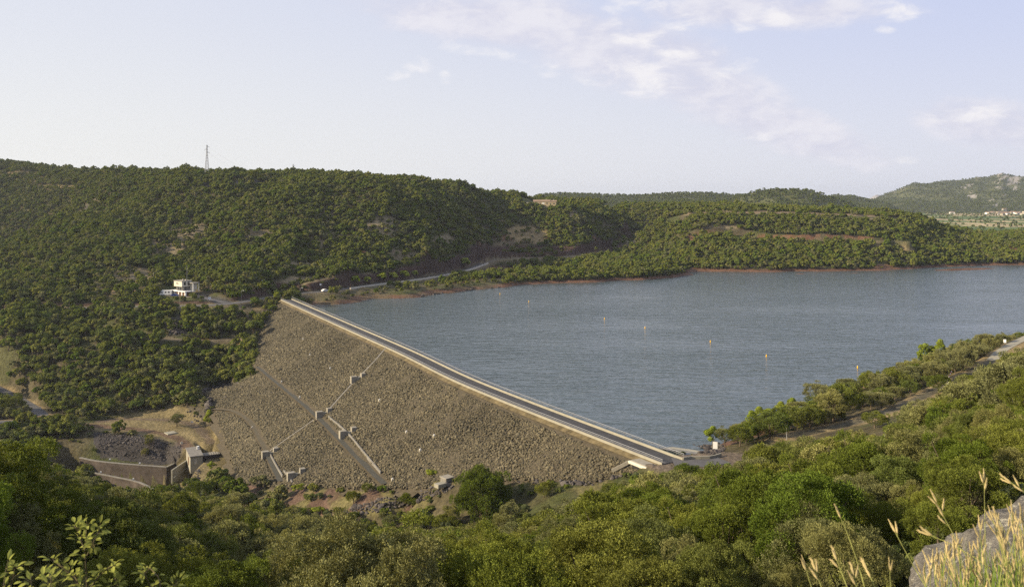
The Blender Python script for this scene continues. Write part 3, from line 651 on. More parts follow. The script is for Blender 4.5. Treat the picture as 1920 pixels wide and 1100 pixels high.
strip_obj('road', crest_end, -3.2, 3.2, .015, M_ASPH2, kind='structure')

# ------------------------------------------------------------------ the dam
dam = empty('dam', tuple(crest[len(crest)//2][:3])); tag(dam, 'long rockfill embankment dam with a road along its crest, holding back the lake', 'dam')
DO = Vector(dam.location)
def dmesh(mb, name, mat, parent=None):
    me = np_mesh(name, np.array(mb.v)-np.array(DO), mb.f, [mat]); return link(name, me, parent or dam)
ts = np.linspace(0, 1, 110); sarc = np.r_[0, np.cumsum(np.hypot(*np.diff(crest[:, :2], axis=0).T))]
def crest_at(t): return np.stack([np.interp(t, sarc, crest[:, 0]), np.interp(t, sarc, crest[:, 1])], -1)
def dam_pt(t, wv, z=None):
    t = np.asarray(t, float); wv = np.asarray(wv, float)
    e = .5; p = crest_at(t); q = crest_at(np.minimum(t+e, crest_len)); r = crest_at(np.maximum(t-e, 0)); d = q-r; d /= np.linalg.norm(d, axis=-1, keepdims=True)
    x = p[..., 0]+d[..., 1]*wv; y = p[..., 1]-d[..., 0]*wv
    # w>0 is downstream (left, towards the viewer)
    return x, y
_x, _y = dam_pt(np.array([100.]), np.array([10.])); DS = 1 if dam_tw(_x, _y)[1][0] > 0 else -1
T, W = np.meshgrid(np.arange(-4, crest_len+4, 2.0), np.r_[-26, -14, np.linspace(-3.2, 3.2, 3), np.arange(4.4, 92, 1.6)])
xs, ys = dam_pt(np.clip(T, 0, crest_len), W*DS); ex = np.clip(T, 0, crest_len)-T
dd = crest_at(np.array([3.]))[0]-crest_at(np.array([0.]))[0]; dd /= np.linalg.norm(dd); de = crest_at(np.array([crest_len]))[0]-crest_at(np.array([crest_len-3]))[0]; de /= np.linalg.norm(de)
xs = xs-np.where(ex > 0, ex*dd[0], 0)-np.where(ex < 0, ex*de[0], 0); ys = ys-np.where(ex > 0, ex*dd[1], 0)-np.where(ex < 0, ex*de[1], 0)
zs = np.where(np.abs(W) <= 3.21, CREST-.3, np.where(W > 0, CREST-.3-(W-3.2)/SL, CREST-.3+(W+3.2)/1.6)); zs = zs+np.where(W > 5, (fbm(xs/5, ys/5, 3, 19)-.5)*.7, 0)
ppx, ppy = proj(xs, ys, zs); n, m2 = xs.shape; id2 = np.arange(n*m2).reshape(n, m2)
ok = in_poly(ppx, ppy, dam_poly) | (W < 6); ok = ok.copy()
for _k in range(2): o2 = ok.copy(); o2[1:] |= ok[:-1]; o2[:-1] |= ok[1:]; o2[:,1:] |= ok[:,:-1]; o2[:,:-1] |= ok[:,1:]; ok = o2
zs = zs-np.where((W > 6) & ~in_poly(ppx, ppy, dam_poly), .5, 0)
okc = ok[:-1,:-1] & ok[1:,:-1] & ok[:-1,1:] & ok[1:,1:]
q = np.stack([id2[:-1,:-1], id2[:-1,1:], id2[1:,1:], id2[1:,:-1]], -1)[okc]
me = np_mesh('embankment', np.stack([xs, ys, zs], -1).reshape(-1, 3)-np.array(DO), q, [M_SPALL], True)
if me.polygons[len(me.polygons)//2].normal.z < 0: me.flip_normals()
link('embankment', me, dam)
cp = along(crest, 3.0); cp = np.vstack([cp, crest[-1:]])
V, Fc = ribbon(cp, -2.55, 2.55, 0, 1, .04); mb = MB(); mb.add(V, Fc); o = dmesh(mb, 'crest_road', M_ASPH)
if o.data.polygons[0].normal.z < 0: o.data.flip_normals()
sd = 1 if dam_tw(*[np.array([v]) for v in offset(cp, 5)[10][:2]])[1][0] > 0 else -1     # which offset sign is downstream
lake_line = np.vstack([cp[:, :3], [atz(1297,866,CREST), atz(1330,864,CREST)]])
mb = MB(); wall_along(mb, cp, -2.8*sd, .5, .24, .6); dmesh(mb, 'parapet', M_CREAM)
endw = spline([tuple(offset(cp, -2.85*sd)[-1]), atz(1297,860,CREST), atz(1330,859.5,CREST), atz(1352,854,CREST)], 2)
mb = MB(); wall_along(mb, endw, 0, .6, .32, .6); dmesh(mb, 'parapet', M_CREAM)
mb = MB(); wall_along(mb, cp, 3.0*sd, .34, .28, .6); dmesh(mb, 'kerb', M_CREAM)
lpz = along(crest, 41)
mb = MB(); wall_along(mb, cp, 2.25*sd, .12, 1.3, .2); dmesh(mb, 'footway', M_ASPH2)
for wd, cpp, hz, nm in ((-3.05*sd, cp, .72, 'railing'), (2.95*sd, cp, .4, 'railing')):
    mb = MB(); L = offset(cpp, wd, hz)
    for a, b in zip(L[:-1], L[1:]):
        mb.bar((a[0],a[1],a[2]+.62), (b[0],b[1],b[2]+.62), .09, .09); mb.bar((a[0],a[1],a[2]+.3), (b[0],b[1],b[2]+.3), .05, .05)
    for a in L: mb.bar((a[0],a[1],a[2]-.1), (a[0],a[1],a[2]+.66), .1, .1)
    dmesh(mb, nm, M_GALV)
V, Fc = ribbon(cp, 3.25*sd, 4.5*sd, 0, 1); V = [(x, y, z-.28+(0 if i % 3 == 0 else -.3 if i % 3 == 1 else -.64)+.1) for i, (x, y, z) in enumerate(V)]; mb = MB(); mb.add(V, Fc); o = dmesh(mb, 'grass_verge', M_STRAW)
if o.data.polygons[0].normal.z < 0: o.data.flip_normals()
# paths and stairs laid on the face
def face_line(pts, step=3): return spline([face_pt(x, y) for x, y in pts], step)
berm = face_line([(484,688),(510,710),(545,738),(592,778),(640,826),(690,877),(722,908)])
st1 = face_line([(724,652),(700,680),(672,708),(640,742),(614,772)]); st2 = face_line([(588,788),(545,818),(506,846)])
pth = face_line([(398,767),(436,771),(462,785),(478,803),(490,828),(503,850)]); pth2 = face_line([(503,854),(515,878),(527,903)]); dr2 = face_line([(532,884),(542,896),(548,906)])
for P, h, m_, nm in ((berm, 1.1, M_SPALLP, 'service_path'), (pth, .9, M_DIRTP, 'service_path'), (pth2, 1.0, M_SPALLP, 'service_path'), (st1, .25, M_GREYC, 'stairway'), (st2, .25, M_GREYC, 'stairway')):
    V, Fc = ribbon(P, -h, h, .28, 1); mb = MB(); mb.add(V, Fc); o = dmesh(mb, nm, m_)
    if o.data.polygons[0].normal.z < 0: o.data.flip_normals()
mb = MB(); wall_along(mb, face_line([(616,783),(650,812),(682,850),(714,888)]), 0, .7, .3, .5); dmesh(mb, 'low_wall', M_GREYC)
mb = MB(); wall_along(mb, face_line([(506,852),(518,874),(530,894)]), 0, .6, .3, .5); dmesh(mb, 'low_wall', M_GREYC)
mb = MB(); wall_along(mb, dr2, 0, .6, .3, .5); dmesh(mb, 'low_wall', M_GREYC)
FACE_LINES = [(berm, 1.4), (st1, .6), (st2, .6), (pth, 1.2), (pth2, 1.3)]

# rock meshes, scattered
def rock_mesh(name, seed, sub=2, mat=None, flat=.75):
    import bmesh
    r = random.Random(seed); bm = bmesh.new(); bmesh.ops.create_icosphere(bm, subdivisions=sub, radius=.5)
    pl = [(Vector((r.gauss(0,1), r.gauss(0,1), r.gauss(0,1))).normalized(), r.uniform(.26,.44)) for _ in range(9)]
    for v in bm.verts:
        for n_, d_ in pl:
            k = v.co.dot(n_)-d_
            if k > 0: v.co -= n_*k
        v.co.z *= flat; v.co.x *= 1.15
    me = bpy.data.meshes.new(name); bm.to_mesh(me); bm.free(); me.materials.append(mat); return me
def scatter(name, meshes, P, vid, rot, scl, parent=None, kind='stuff', label=None, cat=None):
    """one object that places copies of the meshes on its points"""
    col = bpy.data.collections.new(name+'_forms')
    for i, me in enumerate(meshes):
        o = bpy.data.objects.new(f'{name}_form_{i:02d}', me); col.objects.link(o)
    base = np.array(parent.location) if parent is not None else np.zeros(3)
    me = np_mesh(name, np.asarray(P)-base, np.zeros((0, 3), np.int32) if False else [], [], attrs=None)
    me.attributes.new('vid', 'INT', 'POINT').data.foreach_set('value', np.asarray(vid, np.int32))
    me.attributes.new('rot', 'FLOAT_VECTOR', 'POINT').data.foreach_set('vector', np.asarray(rot, np.float32).ravel())
    me.attributes.new('scl', 'FLOAT_VECTOR', 'POINT').data.foreach_set('vector', np.asarray(scl, np.float32).ravel())
    o = link(name, me, parent)
    ng = bpy.data.node_groups.new(name+'_nodes', 'GeometryNodeTree')
    ng.interface.new_socket('Geometry', in_out='INPUT', socket_type='NodeSocketGeometry'); ng.interface.new_socket('Geometry', in_out='OUTPUT', socket_type='NodeSocketGeometry')
    gi, go = ng.nodes.new('NodeGroupInput'), ng.nodes.new('NodeGroupOutput'); ip = ng.nodes.new('GeometryNodeInstanceOnPoints'); ci = ng.nodes.new('GeometryNodeCollectionInfo')
    ci.inputs['Collection'].default_value = col; ci.inputs['Separate Children'].default_value = True; ci.inputs['Reset Children'].default_value = True; ip.inputs['Pick Instance'].default_value = True
    def att(nm, ty):
        a = ng.nodes.new('GeometryNodeInputNamedAttribute'); a.data_type = ty; a.inputs['Name'].default_value = nm; return a.outputs['Attribute']
    L = ng.links; L.new(gi.outputs[0], ip.inputs['Points']); L.new(ci.outputs[0], ip.inputs['Instance']); L.new(att('vid', 'INT'), ip.inputs['Instance Index'])
    L.new(att('rot', 'FLOAT_VECTOR'), ip.inputs['Rotation']); L.new(att('scl', 'FLOAT_VECTOR'), ip.inputs['Scale']); L.new(ip.outputs[0], go.inputs[0])
    md = o.modifiers.new('scatter', 'NODES'); md.node_group = ng
    return tag(o, label, cat, None, kind)
RK = [rock_mesh('rock', s, 2, M_ROCK) for s in range(6)]; RB = [rock_mesh('rock', s+20, 2, M_BAS) for s in range(5)]
def jgrid(x0, x1, y0, y1, s, jit=.45):
    gx, gy = np.meshgrid(np.arange(x0, x1, s), np.arange(y0, y1, s)); gx = gx+rng.uniform(-jit, jit, gx.shape)*s; gy = gy+rng.uniform(-jit, jit, gy.shape)*s
    return gx.ravel(), gy.ravel()
def rocks_on_face():
    t, wv = jgrid(0, crest_len, 4.2, 84, .50); x, y = dam_pt(t, wv*DS); z = face_z(wv)
    px, py = proj(x, y, z); ok = in_poly(px+rng.normal(0, 1.5, px.shape), py+rng.normal(0, 1.5, px.shape), dam_poly)
    ok &= (wv > 4.3+1.6*fbm(t/6, t*0, 3, 4))
    for P, r in FACE_LINES: ok &= pl_dist(x, y, P)[0] > r
    x, y, z, wv = x[ok], y[ok], z[ok], wv[ok]; n = len(x)
    s = np.exp(rng.normal(0, .28, n))*.55*(1+wv/300); dark = rng.random(n) < .12
    vid = rng.integers(0, 6, n); return np.c_[x, y, z+s*.12], vid, np.c_[rng.uniform(-.5,.5,n), rng.uniform(-.5,.5,n), rng.uniform(0,6.28,n)], np.c_[s, s*rng.uniform(.7,1.1,n), s*rng.uniform(.8,1.25,n)]
P, vid, rot, scl = rocks_on_face()
scatter('riprap', RK, P, vid, rot, scl, dam)
def rock_patch(name, poly, Yr, s, size, meshes, label, cat, zoff=.1, thr=None):
    Xs = [(p[0]-PX0)/F*y for p in poly for y in Yr]; x, y = jgrid(min(Xs), max(Xs), Yr[0], Yr[1], s); z = terrain_z(x, y); px, py = proj(x, y, z)
    ok = in_poly(px, py, poly)
    if thr: ok &= fbm(x/4, y/4, 3, 99) > thr
    x, y, z = x[ok], y[ok], z[ok]; n = len(x); q = np.exp(rng.normal(0, .35, n))*size
    return scatter(name, meshes, np.c_[x, y, z+zoff*q], rng.integers(0, len(meshes), n), np.c_[rng.uniform(-.6,.6,n), rng.uniform(-.6,.6,n), rng.uniform(0,6.28,n)], np.c_[q, q, q], None, 'stuff', label, cat)
rock_patch('rubble', [(382,728),(430,716),(482,722),(470,742),(442,760),(440,790),(432,812),(405,800),(395,775),(385,765)], (330,460), 1.05, 1.2, RB, 'dark basalt rubble slope beside the west toe of the dam', 'rubble')
rock_patch('rubble', [(345,768),(400,762),(432,790),(420,805),(395,800),(370,792)], (320,420), 1.1, 1.0, RB, 'dark rubble bank above the dry grass platform', 'rubble')
rock_patch('rubble', [(478,590),(515,575),(520,585),(505,640),(500,690),(470,700),(470,660),(486,630)], (400,520), 1.1, 1.1, RB, 'shaded dark rubble along the upper west edge of the dam', 'rubble')
rock_patch('rubble', [(305,600),(350,590),(365,600),(350,625),(318,628)], (420,500), 1.2, 1.0, RB, 'grey scree patch among shrubs below the road', 'rubble')
rock_patch('rubble', [(640,955),(700,938),(760,922),(845,905),(850,918),(790,940),(720,960),(650,970)], (170,260), .75, .8, RB, 'grey stones lining the stream bed below the dam', 'rubble')
rock_patch('rubble', [(950,890),(1020,893),(1100,897),(1190,885),(1195,893),(1100,912),(1020,906),(940,902)], (160,240), .8, .85, RB, 'loose grey stones at the east toe of the dam', 'rubble', thr=.45)
rock_patch('rubble', [(1262,850),(1290,838),(1345,830),(1362,840),(1345,853),(1300,848)], (190,235), .45, .6, RB, 'dark shore rocks beside the boat ramp', 'rubble')
rock_patch('rubble', [(185,806),(240,812),(300,822),(338,835),(345,856),(318,864),(250,858),(185,852)], (285,350), .75, .55, RB, 'dark stony bank above the spillway wall', 'rubble')
rock_patch('rubble', [(330,892),(352,876),(378,882),(372,900),(340,905)], (270,330), .75, .55, RB, 'dark stones beside the outlet building', 'rubble')
rock_patch('rubble', [(590,579),(690,566),(760,557),(850,546),(950,535),(952,542),(860,553),(760,564),(690,571),(600,584)], (480,640), 1.5, .9, RB, 'dark stones along the far shore line', 'rubble', thr=.42)

# ------------------------------------------------------------------ structures on and near the dam
BLK = 'concrete observation blocks on the dam face'
def block_pair(px, py, label, s=1.0):
    x, y, z = face_pt(px, py); o = empty('observation_block', (x, y, z), math.atan2(dd[1], dd[0])+math.pi/2*0); tag(o, label, 'concrete block', BLK)
    mb = MB(); mb.box(-1.5*s, .2*s, -2.6*s, -.4*s, -1.2, 1.35*s, .06); mb.obj('lower_chamber', M_CONC, o)
    mb = MB(); mb.box(-.7*s, .9*s, .9*s, 2.5*s, -.6, 2.3*s, .06); mb.obj('upper_chamber', M_CONC, o)
    mb = MB(); mb.box(-.6*s, .3*s, -.38*s, .88*s, -.8, 1.0*s); mb.obj('steps', M_CREAM, o)
    return o
O1 = block_pair(672, 712, 'uppermost pair of concrete blocks on the dam face, on the stair line under the crest')
O2 = block_pair(608, 778, 'concrete block pair just above the crossing of the stair line and the diagonal path')
O3 = block_pair(653, 815, 'concrete block pair right of the diagonal path, halfway down its low wall')
O4 = block_pair(507, 853, 'concrete block pair at the bottom of the stair line beside the narrow path')
O5 = block_pair(556, 893, 'lowest concrete block pair, at the foot of the dam above the shrubs')
MK = 'white survey markers on the dam face'
for px, py, lab in ((568,637,'white survey marker highest on the face, nearest the far end of the crest'),(581,667,'white survey marker below the highest one near the far end'),(619,692,'white survey marker level with the uppermost blocks, left of them'),
                    (528,717,'white survey marker on the top bend of the diagonal path'),(562,746,'white survey marker above the middle of the diagonal path'),(473,803,'white survey marker beside the narrow lower path at the west edge'),
                    (711.5,752,'white survey marker right of the stair line, on bare rockfill'),(762,812,'white survey marker in the middle of the face, left of a brighter pair'),(814,819,'white survey marker standing farthest right on the face'),
                    (788,846,'white survey marker lowest in the middle of the face'),(736,901,'white survey marker where the diagonal path ends')):
    x, y, z = face_pt(px, py); o = empty('survey_marker', (x, y, z+.15), .3); tag(o, lab, 'survey marker', MK); o.scale = (.75, .75, .75)
    mb = MB(); mb.box(-.42, .42, -.42, .42, -.5, .55, .08); mb.obj('plinth', M_RENDER, o); mb = MB(); mb.box(-.24, .24, -.24, .24, .55, .85, .05); mb.obj('cap', M_WHITE, o)
# abutment chamber by the near end
x, y, z = face_pt(1199, 884); o = empty('abutment_chamber', (x, y, z+.2), math.atan2(de[1], de[0])); tag(o, 'concrete chamber with a white lintel under the near end of the crest', 'concrete chamber')
mb = MB(); mb.box(-3.2, 2.4, .2, 2.9, -2.2, 1.3); mb.obj('chamber_wall', M_GREYC, o)
mb = MB(); mb.box(-3.4, 2.6, -.35, .19, .85, 1.4, .05); mb.obj('lintel', M_RENDER, o); mb = MB(); mb.box(-2.9, -.4, .12, .196, -2, .85); mb.obj('opening_shade_panel', M_DARK, o)  # solid dark panel on the wall stands in for the shade inside a doorway
mb = MB(); mb.bar((-3.5, 0, 1.0), (-6.2, -2.6, -1.2), .45, .7); mb.obj('wing_wall', M_CONC, o); mb = MB(); mb.box(-3.2, 2.4, .2, 3.0, 1.303, 1.5); mb.obj('roof_slab', M_CONC, o)
x, y, z = hit(838, 903, 170, 260); o = empty('valve_chamber', (x, y, z), .7); tag(o, 'small open concrete chamber at the foot of the dam beside the stream stones', 'concrete chamber')
mb = MB(); mb.box(-1.1, 1.1, -1.2, 1.2, -.6, 1.1, .05); mb.obj('box', M_GREYC, o); mb = MB(); mb.box(-1.3, 1.3, -1.4, 1.4, 1.103, 1.3, .04); mb.obj('lid', M_CONC, o); mb = MB(); mb.box(-4.0, -1.6, -2.0, -.2, -.4, .5, .04); mb.obj('slab', M_CREAM, o)
x, y, z = face_pt(505, 584); o = MB().box(-1.6, 1.6, -.5, .5, -.4, .5, .05).obj('marker_slab', M_WHITE, None, loc=(x-4, y-2, gz(x-4, y-2)+.3), rz=-.9); tag(o, 'pale slab lying in the shade by the far west corner of the dam', 'slab')
# ramp on the lake side of the near end
rp = [atz(1345,852,4.2), atz(1310,851,2.4), atz(1275,846,.9), atz(1240,841,-.6)]; 
for a_, (w0, w1, m_, lab) in enumerate(((-2.4, -.2, M_CREAM, 'pale inner concrete strip of the boat ramp running into the lake'), (.1, 1.6, M_GREYC, 'darker outer strip of the boat ramp beside the parapet'))):
    o = strip_obj('boat_ramp', spline(rp, 2), w0, w1, .35, m_); tag(o, lab, 'boat ramp')
fr = [atz(548,559.5,4.6), atz(566,568,3.0), atz(587,578.5,.6)]
mb = MB(); wall_along(mb, spline(fr, 3), 0, .5, .4, 1.5); o = mb.obj('ramp_wall', M_CREAM); tag(o, 'low pale wall sloping to the water at the far end of the crest', 'wall')
mb = MB(); wall_along(mb, spline(fr, 3), 1.6, .3, .3, 1.5); o = mb.obj('ramp_wall', M_GREYC); tag(o, 'grey kerb beside the low pale wall at the far end of the crest', 'wall')
P_ = road_main; i0 = int(np.argmin(np.abs(proj(P_[:,0], P_[:,1], P_[:,2])[0]-645))); lk = 1 if np.hypot(*(offset(P_, 5)[i0+5][:2]-np.array([60, 470]))) < np.hypot(*(offset(P_, -5)[i0+5][:2]-np.array([60, 470]))) else -1
mb = MB(); wall_along(mb, P_[i0:], 3.4*lk, .8, .7, .8); o = mb.obj('roadside_wall', M_RENDER); tag(o, 'long low pale wall along the lake side of the shore road', 'wall')
mb = MB(); L = offset(P_[i0-20:i0+60], -3.4*lk, 0)
for a, b in zip(L[:-1], L[1:]): mb.bar((a[0],a[1],a[2]+.6), (b[0],b[1],b[2]+.6), .08, .3)
for a in L[::1]: mb.bar((a[0],a[1],a[2]-.2), (a[0],a[1],a[2]+.7), .12, .12)
o = mb.obj('guard_rail', M_DARK); tag(o, 'dark steel guard rail on the hill side of the shore road', 'guard rail')

tb = top_bench.copy(); tb[:, 2] = terrain_z(tb[:, 0], tb[:, 1])
mb = MB(); wall_along(mb, tb, 0, 1.5, 1.2, 1.5); o = mb.obj('terrace_wall', plain('dry_stone', (.25,.20,.14), .95, .4, .4)); tag(o, 'long low dry stone terrace wall near the top of the wooded plateau', 'wall')
print('lk', lk)
# ------------------------------------------------------------------ spillway basin and outlet building
def wall3(P, top, bot, t, name, mat, parent):
    mb = MB(); Q = np.c_[np.asarray(P), np.full(len(P), top)]; A = offset(Q, -t/2); B = offset(Q, t/2); V = []
    for i in range(len(Q)): V += [(A[i,0],A[i,1],bot), (B[i,0],B[i,1],bot), (B[i,0],B[i,1],top), (A[i,0],A[i,1],top)]
    mb.add(V, [(4*i+k, 4*i+(k+1) % 4, 4*i+4+(k+1) % 4, 4*i+4+k) for i in range(len(Q)-1) for k in range(4)]+[(3,2,1,0), tuple(4*(len(Q)-1)+k for k in range(4))])
    return mb.obj(name, mat, parent)
def sp2(P, s=3): return spline(np.c_[np.asarray(P), np.zeros(len(P))], s)[:, :2]
up = empty('spillway_wall'); tag(up, 'upper stained concrete wall of the spillway basin with a pale coping', 'retaining wall')
wall3(sp2(WALL_UP[:4]), -37.0, -47, .5, 'wall', M_OLDC, up); wall3(sp2(WALL_UP[:4]), -36.75, -36.995, .8, 'coping', M_GREYC, up); wall3(WALL_UP[3:], -36.99, -47, .5, 'wall', M_OLDC, up); wall3(WALL_UP[3:], -36.7, -36.985, .6, 'coping', M_CREAM, up)
lo = empty('spillway_wall'); tag(lo, 'lower curved concrete wall of the spillway basin, half hidden by trees', 'retaining wall')
wall3(sp2(WALL_LOW), -41.0, -50, .5, 'wall', M_OLDC, lo); wall3(sp2(WALL_LOW), -40.75, -40.995, .8, 'coping', M_GREYC, lo)
def beam(pa, pb, za, zb, wd, ht, name, mat, label, cat):
    a, b = atz(pa[0], pa[1], za), atz(pb[0], pb[1], zb); mb = MB(); mb.bar(a, b, wd, ht); o = mb.obj(name, mat); tag(o, label, cat); return o
beam((322,894), (351,874), -37.3, -37.3, .5, 5, 'canal_wall', M_CREAM, 'sunlit pale side wall of the outlet canal running down from the building', 'retaining wall')
beam((326,894.5), (352,876), -37.0, -37.0, .12, .12, 'handrail', M_CREAM, 'pale handrail beside the outlet canal', 'handrail')
beam((340,829), (344.5,858), -31.3, -36, .8, 1.2, 'wing_wall', M_CONC, 'sloping concrete wing wall above the outlet building', 'wall')
for (px, py, z_, lab) in ((206,862,-37,'white floodlight at the left end of the upper spillway wall'),(262,869.5,-37,'white floodlight midway along the upper spillway wall'),(189,886,-41,'white floodlight at the left end of the lower spillway wall'),(250,899,-41,'white floodlight at the right end of the lower spillway wall')):
    o = empty('floodlight', atz(px, py+3, z_), .2); tag(o, lab, 'floodlight', 'floodlights on the spillway walls')
    MB().bar((0,0,0), (0,0,.7), .12, .12).obj('post', M_GALV, o); MB().bar((-.5,0,.7), (.5,0,.7), .1, .1).obj('arm', M_GALV, o); MB().box(-.28,.28,-.15,.15,.72,1.15,.04).obj('lamp', M_WHITE, o)
ob = empty('outlet_building', atz(357,869.5,-33.5), math.atan2(.451,.892)); tag(ob, 'small flat roofed concrete outlet building beside the spillway', 'building')
B = MB().box(0, 4.2, 0, 12.4, -3.5, 2.4).obj('wall', M_CREAM, ob); MB().box(-.25, 4.45, -.25, 12.6, 2.403, 2.75, .05).obj('roof', M_GREYC, ob)
MB().box(-.06, -.003, 4, 6.4, -1.6, 1.2).obj('gate', M_BROWN, ob); MB().box(1.4, 2.3, -.06, -.003, -.3, 1.6).obj('door', M_GALV, ob); MB().box(3.3, 4.1, 8.0, 8.8, 2.753, 3.9, .05).obj('chimney', M_WHITE, ob)
wg = MB().box(4.5, 10.4, 3.0, 6.2, -2.4, 1.4).obj('annex', M_OLDC, ob); MB().box(4.46, 10.7, 2.7, 6.5, 1.403, 1.65, .03).obj('annex_roof', M_GREYC, ob)
sl_ = MB()
for k in range(7): sl_.box(4.8+k*.82, 5.2+k*.82, 2.72, 6.4, 1.653, 1.72)
sl_.obj('roof_ribs', M_CONC, ob)
px_, py_, z_ = hit(320, 812, 260, 420); o = MB().box(-1.9, 1.9, -1.9, 1.9, -.5, .35, .06).obj('concrete_pad', M_CREAM, None, loc=(px_, py_, z_), rz=.75); tag(o, 'square concrete pad lying in the dry grass above the spillway', 'concrete pad')
px_, py_, z_ = hit(434, 860, 260, 380); o = MB().box(-2.6, 2.6, -.4, .4, -.6, .7, .04).obj('low_wall', M_GREYC, None, loc=(px_, py_, z_), rz=-.2); tag(o, 'short low concrete wall between dry grass and the dam rockfill', 'wall')

# ------------------------------------------------------------------ house, vehicles, posts
hx, hy, _ = atz(340, 554.6, 7.0); hz = 7.05; hs = empty('keeper_house', (hx, hy, hz), math.atan2(-.6, .8)); tag(hs, 'modern white flat roofed house in three offset storeys above the road', 'house')
MB().box(-6.8, 3.2, .4, 5.6, -.6, 2.2).obj('wall', M_BROWN, hs)
for x0 in (-6.9, -3.2, -.1, 2.9): MB().box(x0, x0+.7, .1, .9, -.6, 2.2).obj('pillar', M_WHITE, hs)
MB().box(-10.2, 3.9, -.3, 6.4, 2.203, 2.75, .04).obj('terrace_slab', M_WHITE, hs)
MB().box(-10.0, -7.0, .6, 5.0, -.6, 2.2).obj('wall', M_WHITE, hs)
MB().box(-6.3, .2, .9, 6.0, 2.753, 5.0).obj('wall', M_GREYC, hs)
for x0, wd in ((-5.6, 1.4), (-3.9, 2.0), (-1.6, 1.3)): f_ = MB().box(x0, x0+wd, .82, .897, 3.0, 4.6).obj('window', M_GLASS, hs); MB().box(x0+wd/2-.05, x0+wd/2+.05, .79, .817, 3.0, 4.6).obj('mullion', M_WHITE, f_)
MB().box(.203, .28, 2.0, 3.0, 2.9, 4.9).obj('door', M_DARK, hs)
MB().box(-7.2, .6, 0, 6.0, 5.003, 8.0, .04).obj('upper_wall', M_RENDER, hs)
MB().box(-7.5, .9, -.3, 6.3, 8.003, 8.3, .03).obj('roof', M_CONC, hs)
for y0 in (1.2, 3.6): MB().box(.603, .68, y0, y0+1.1, 5.8, 7.6).obj('window', M_GLASS, hs)
mb = MB()
for x0, x1, z0, z1 in ((-4.9,-4.5,6.5,7.0),(-4.35,-3.9,6.4,7.05),(-3.75,-3.2,6.5,6.95),(-3.05,-2.2,6.55,6.7)): mb.box(x0, x1, -.06, -.003, z0, z1)
mb.obj('wall_emblem', M_DARK, hs)
MB().box(.9, 5.4, 3.6, 8.0, 6.9, 7.25, .03).obj('carport_roof', M_CONC, hs); MB().box(1.0, 3.4, 5.0, 7.8, 3.2, 6.897).obj('wall', M_RENDER, hs)
for x0, y0 in ((5.0, 3.9), (5.0, 7.5)): MB().box(x0, x0+.25, y0, y0+.25, 2.2, 6.897).obj('pillar', M_WHITE, hs)
for x0, y0 in ((-2.4, 2.0), (-.9, 3.0), (-4.5, 3.6)): MB().box(x0, x0+.7, y0, y0+.7, 8.303, 8.95, .05).obj('chimney', M_CREAM, hs)
mb = MB(); mb.tube([(-2.6,5.2,8.3),(-2.6,5.2,16.5)], .07, 5); mb.tube([(-3.2,5.2,14.5),(-2.0,5.2,14.5)], .04, 4); mb.obj('antenna', M_GALV, hs)
# terrace the house stands on
o = MB().box(-15, 9, -4, 14, -4.5, -.12).obj('house_terrace', M_GRAVEL, None, loc=(hx, hy, hz), rz=math.atan2(-.6, .8)); tag(o, 'gravel terrace with a retaining wall under the white house', 'terrace')
def vehicle(name, prof, glass, width, wheels, mat, loc, rz, label, cat, wr=.33):
    o = empty(name, loc, rz); tag(o, label, cat)
    mb = MB(); n = len(prof); V = [(x, -width/2, z) for x, z in prof]+[(x, width/2, z) for x, z in prof]; mb.add(V, [tuple(range(n)), tuple(range(2*n-1, n-1, -1))]+[(i, n+i, n+(i+1) % n, (i+1) % n) for i in range(n)]); mb.obj('body', mat, o)
    for g in glass:
        mb = MB(); n = len(g); w2 = width/2+.012; V = [(x, -w2, z) for x, z in g]+[(x, w2, z) for x, z in g]; mb.add(V, [tuple(range(n)), tuple(range(2*n-1, n-1, -1))]+[(i, n+i, n+(i+1) % n, (i+1) % n) for i in range(n)]); mb.obj('window', M_GLASS, o)
    for x in wheels:
        for s in (-1, 1): w_ = MB().tube([(x, s*(width/2-.2), wr), (x, s*(width/2+.02), wr)], wr, 12).obj('wheel', M_TIRE, o); MB().tube([(x, s*(width/2+.022), wr), (x, s*(width/2+.035), wr)], wr*.55, 8).obj('rim', M_GALV, w_)
    return o
CAR = [(-2.1,.35),(-2.15,.8),(-1.9,1.0),(-1.45,1.05),(-.95,1.48),(.7,1.5),(1.35,1.08),(2.0,.95),(2.15,.6),(2.1,.3)]; CARG = [[(-1.3,1.03),(-.9,1.42),(-.15,1.44),(-.15,1.03)], [(-.05,1.03),(-.05,1.44),(.62,1.44),(1.18,1.05)]]
VAN = [(-3.2,.4),(-3.2,2.9),(2.0,2.95),(2.5,2.4),(2.6,1.5),(3.3,1.15),(3.4,.4)]; VANG = [[(-2.2,1.5),(-2.2,2.2),(-1.2,2.2),(-1.2,1.5)], [(-.4,1.5),(-.4,2.2),(.5,2.2),(.5,1.5)], [(1.6,1.4),(1.6,2.2),(2.3,2.2),(2.55,1.4)]]
def onter(px, py, z=7.05): x, y, _ = atz(px, py, z-.12); return (x, y, z-.12)
vehicle('motorhome', VAN, VANG, 2.2, (-1.9, 2.1), M_WHITE, onter(311.5, 553.6), math.pi+.12, 'white motorhome parked at the left end of the house terrace', 'motorhome')
vehicle('camper_van', [(x*.8, z*.86) for x, z in VAN], [[(x*.8, z*.86) for x, z in g] for g in VANG[:2]], 2.0, (-1.5, 1.6), M_WHITE, (hx-6.6-3.5, hy+6.2, hz-.12), math.pi-.2, 'white camper van behind the motorhome, close to the house corner', 'camper van')
vehicle('parked_car', CAR, CARG, 1.75, (-1.3, 1.35), M_BLUE, onter(327.5, 555.4), math.pi+.1, 'small blue car parked in front of the house', 'car')
vehicle('parked_car', CAR, CARG, 1.75, (-1.3, 1.35), M_WHITE, onter(351, 554.0), -.3, 'white car parked at the right corner of the house', 'car')
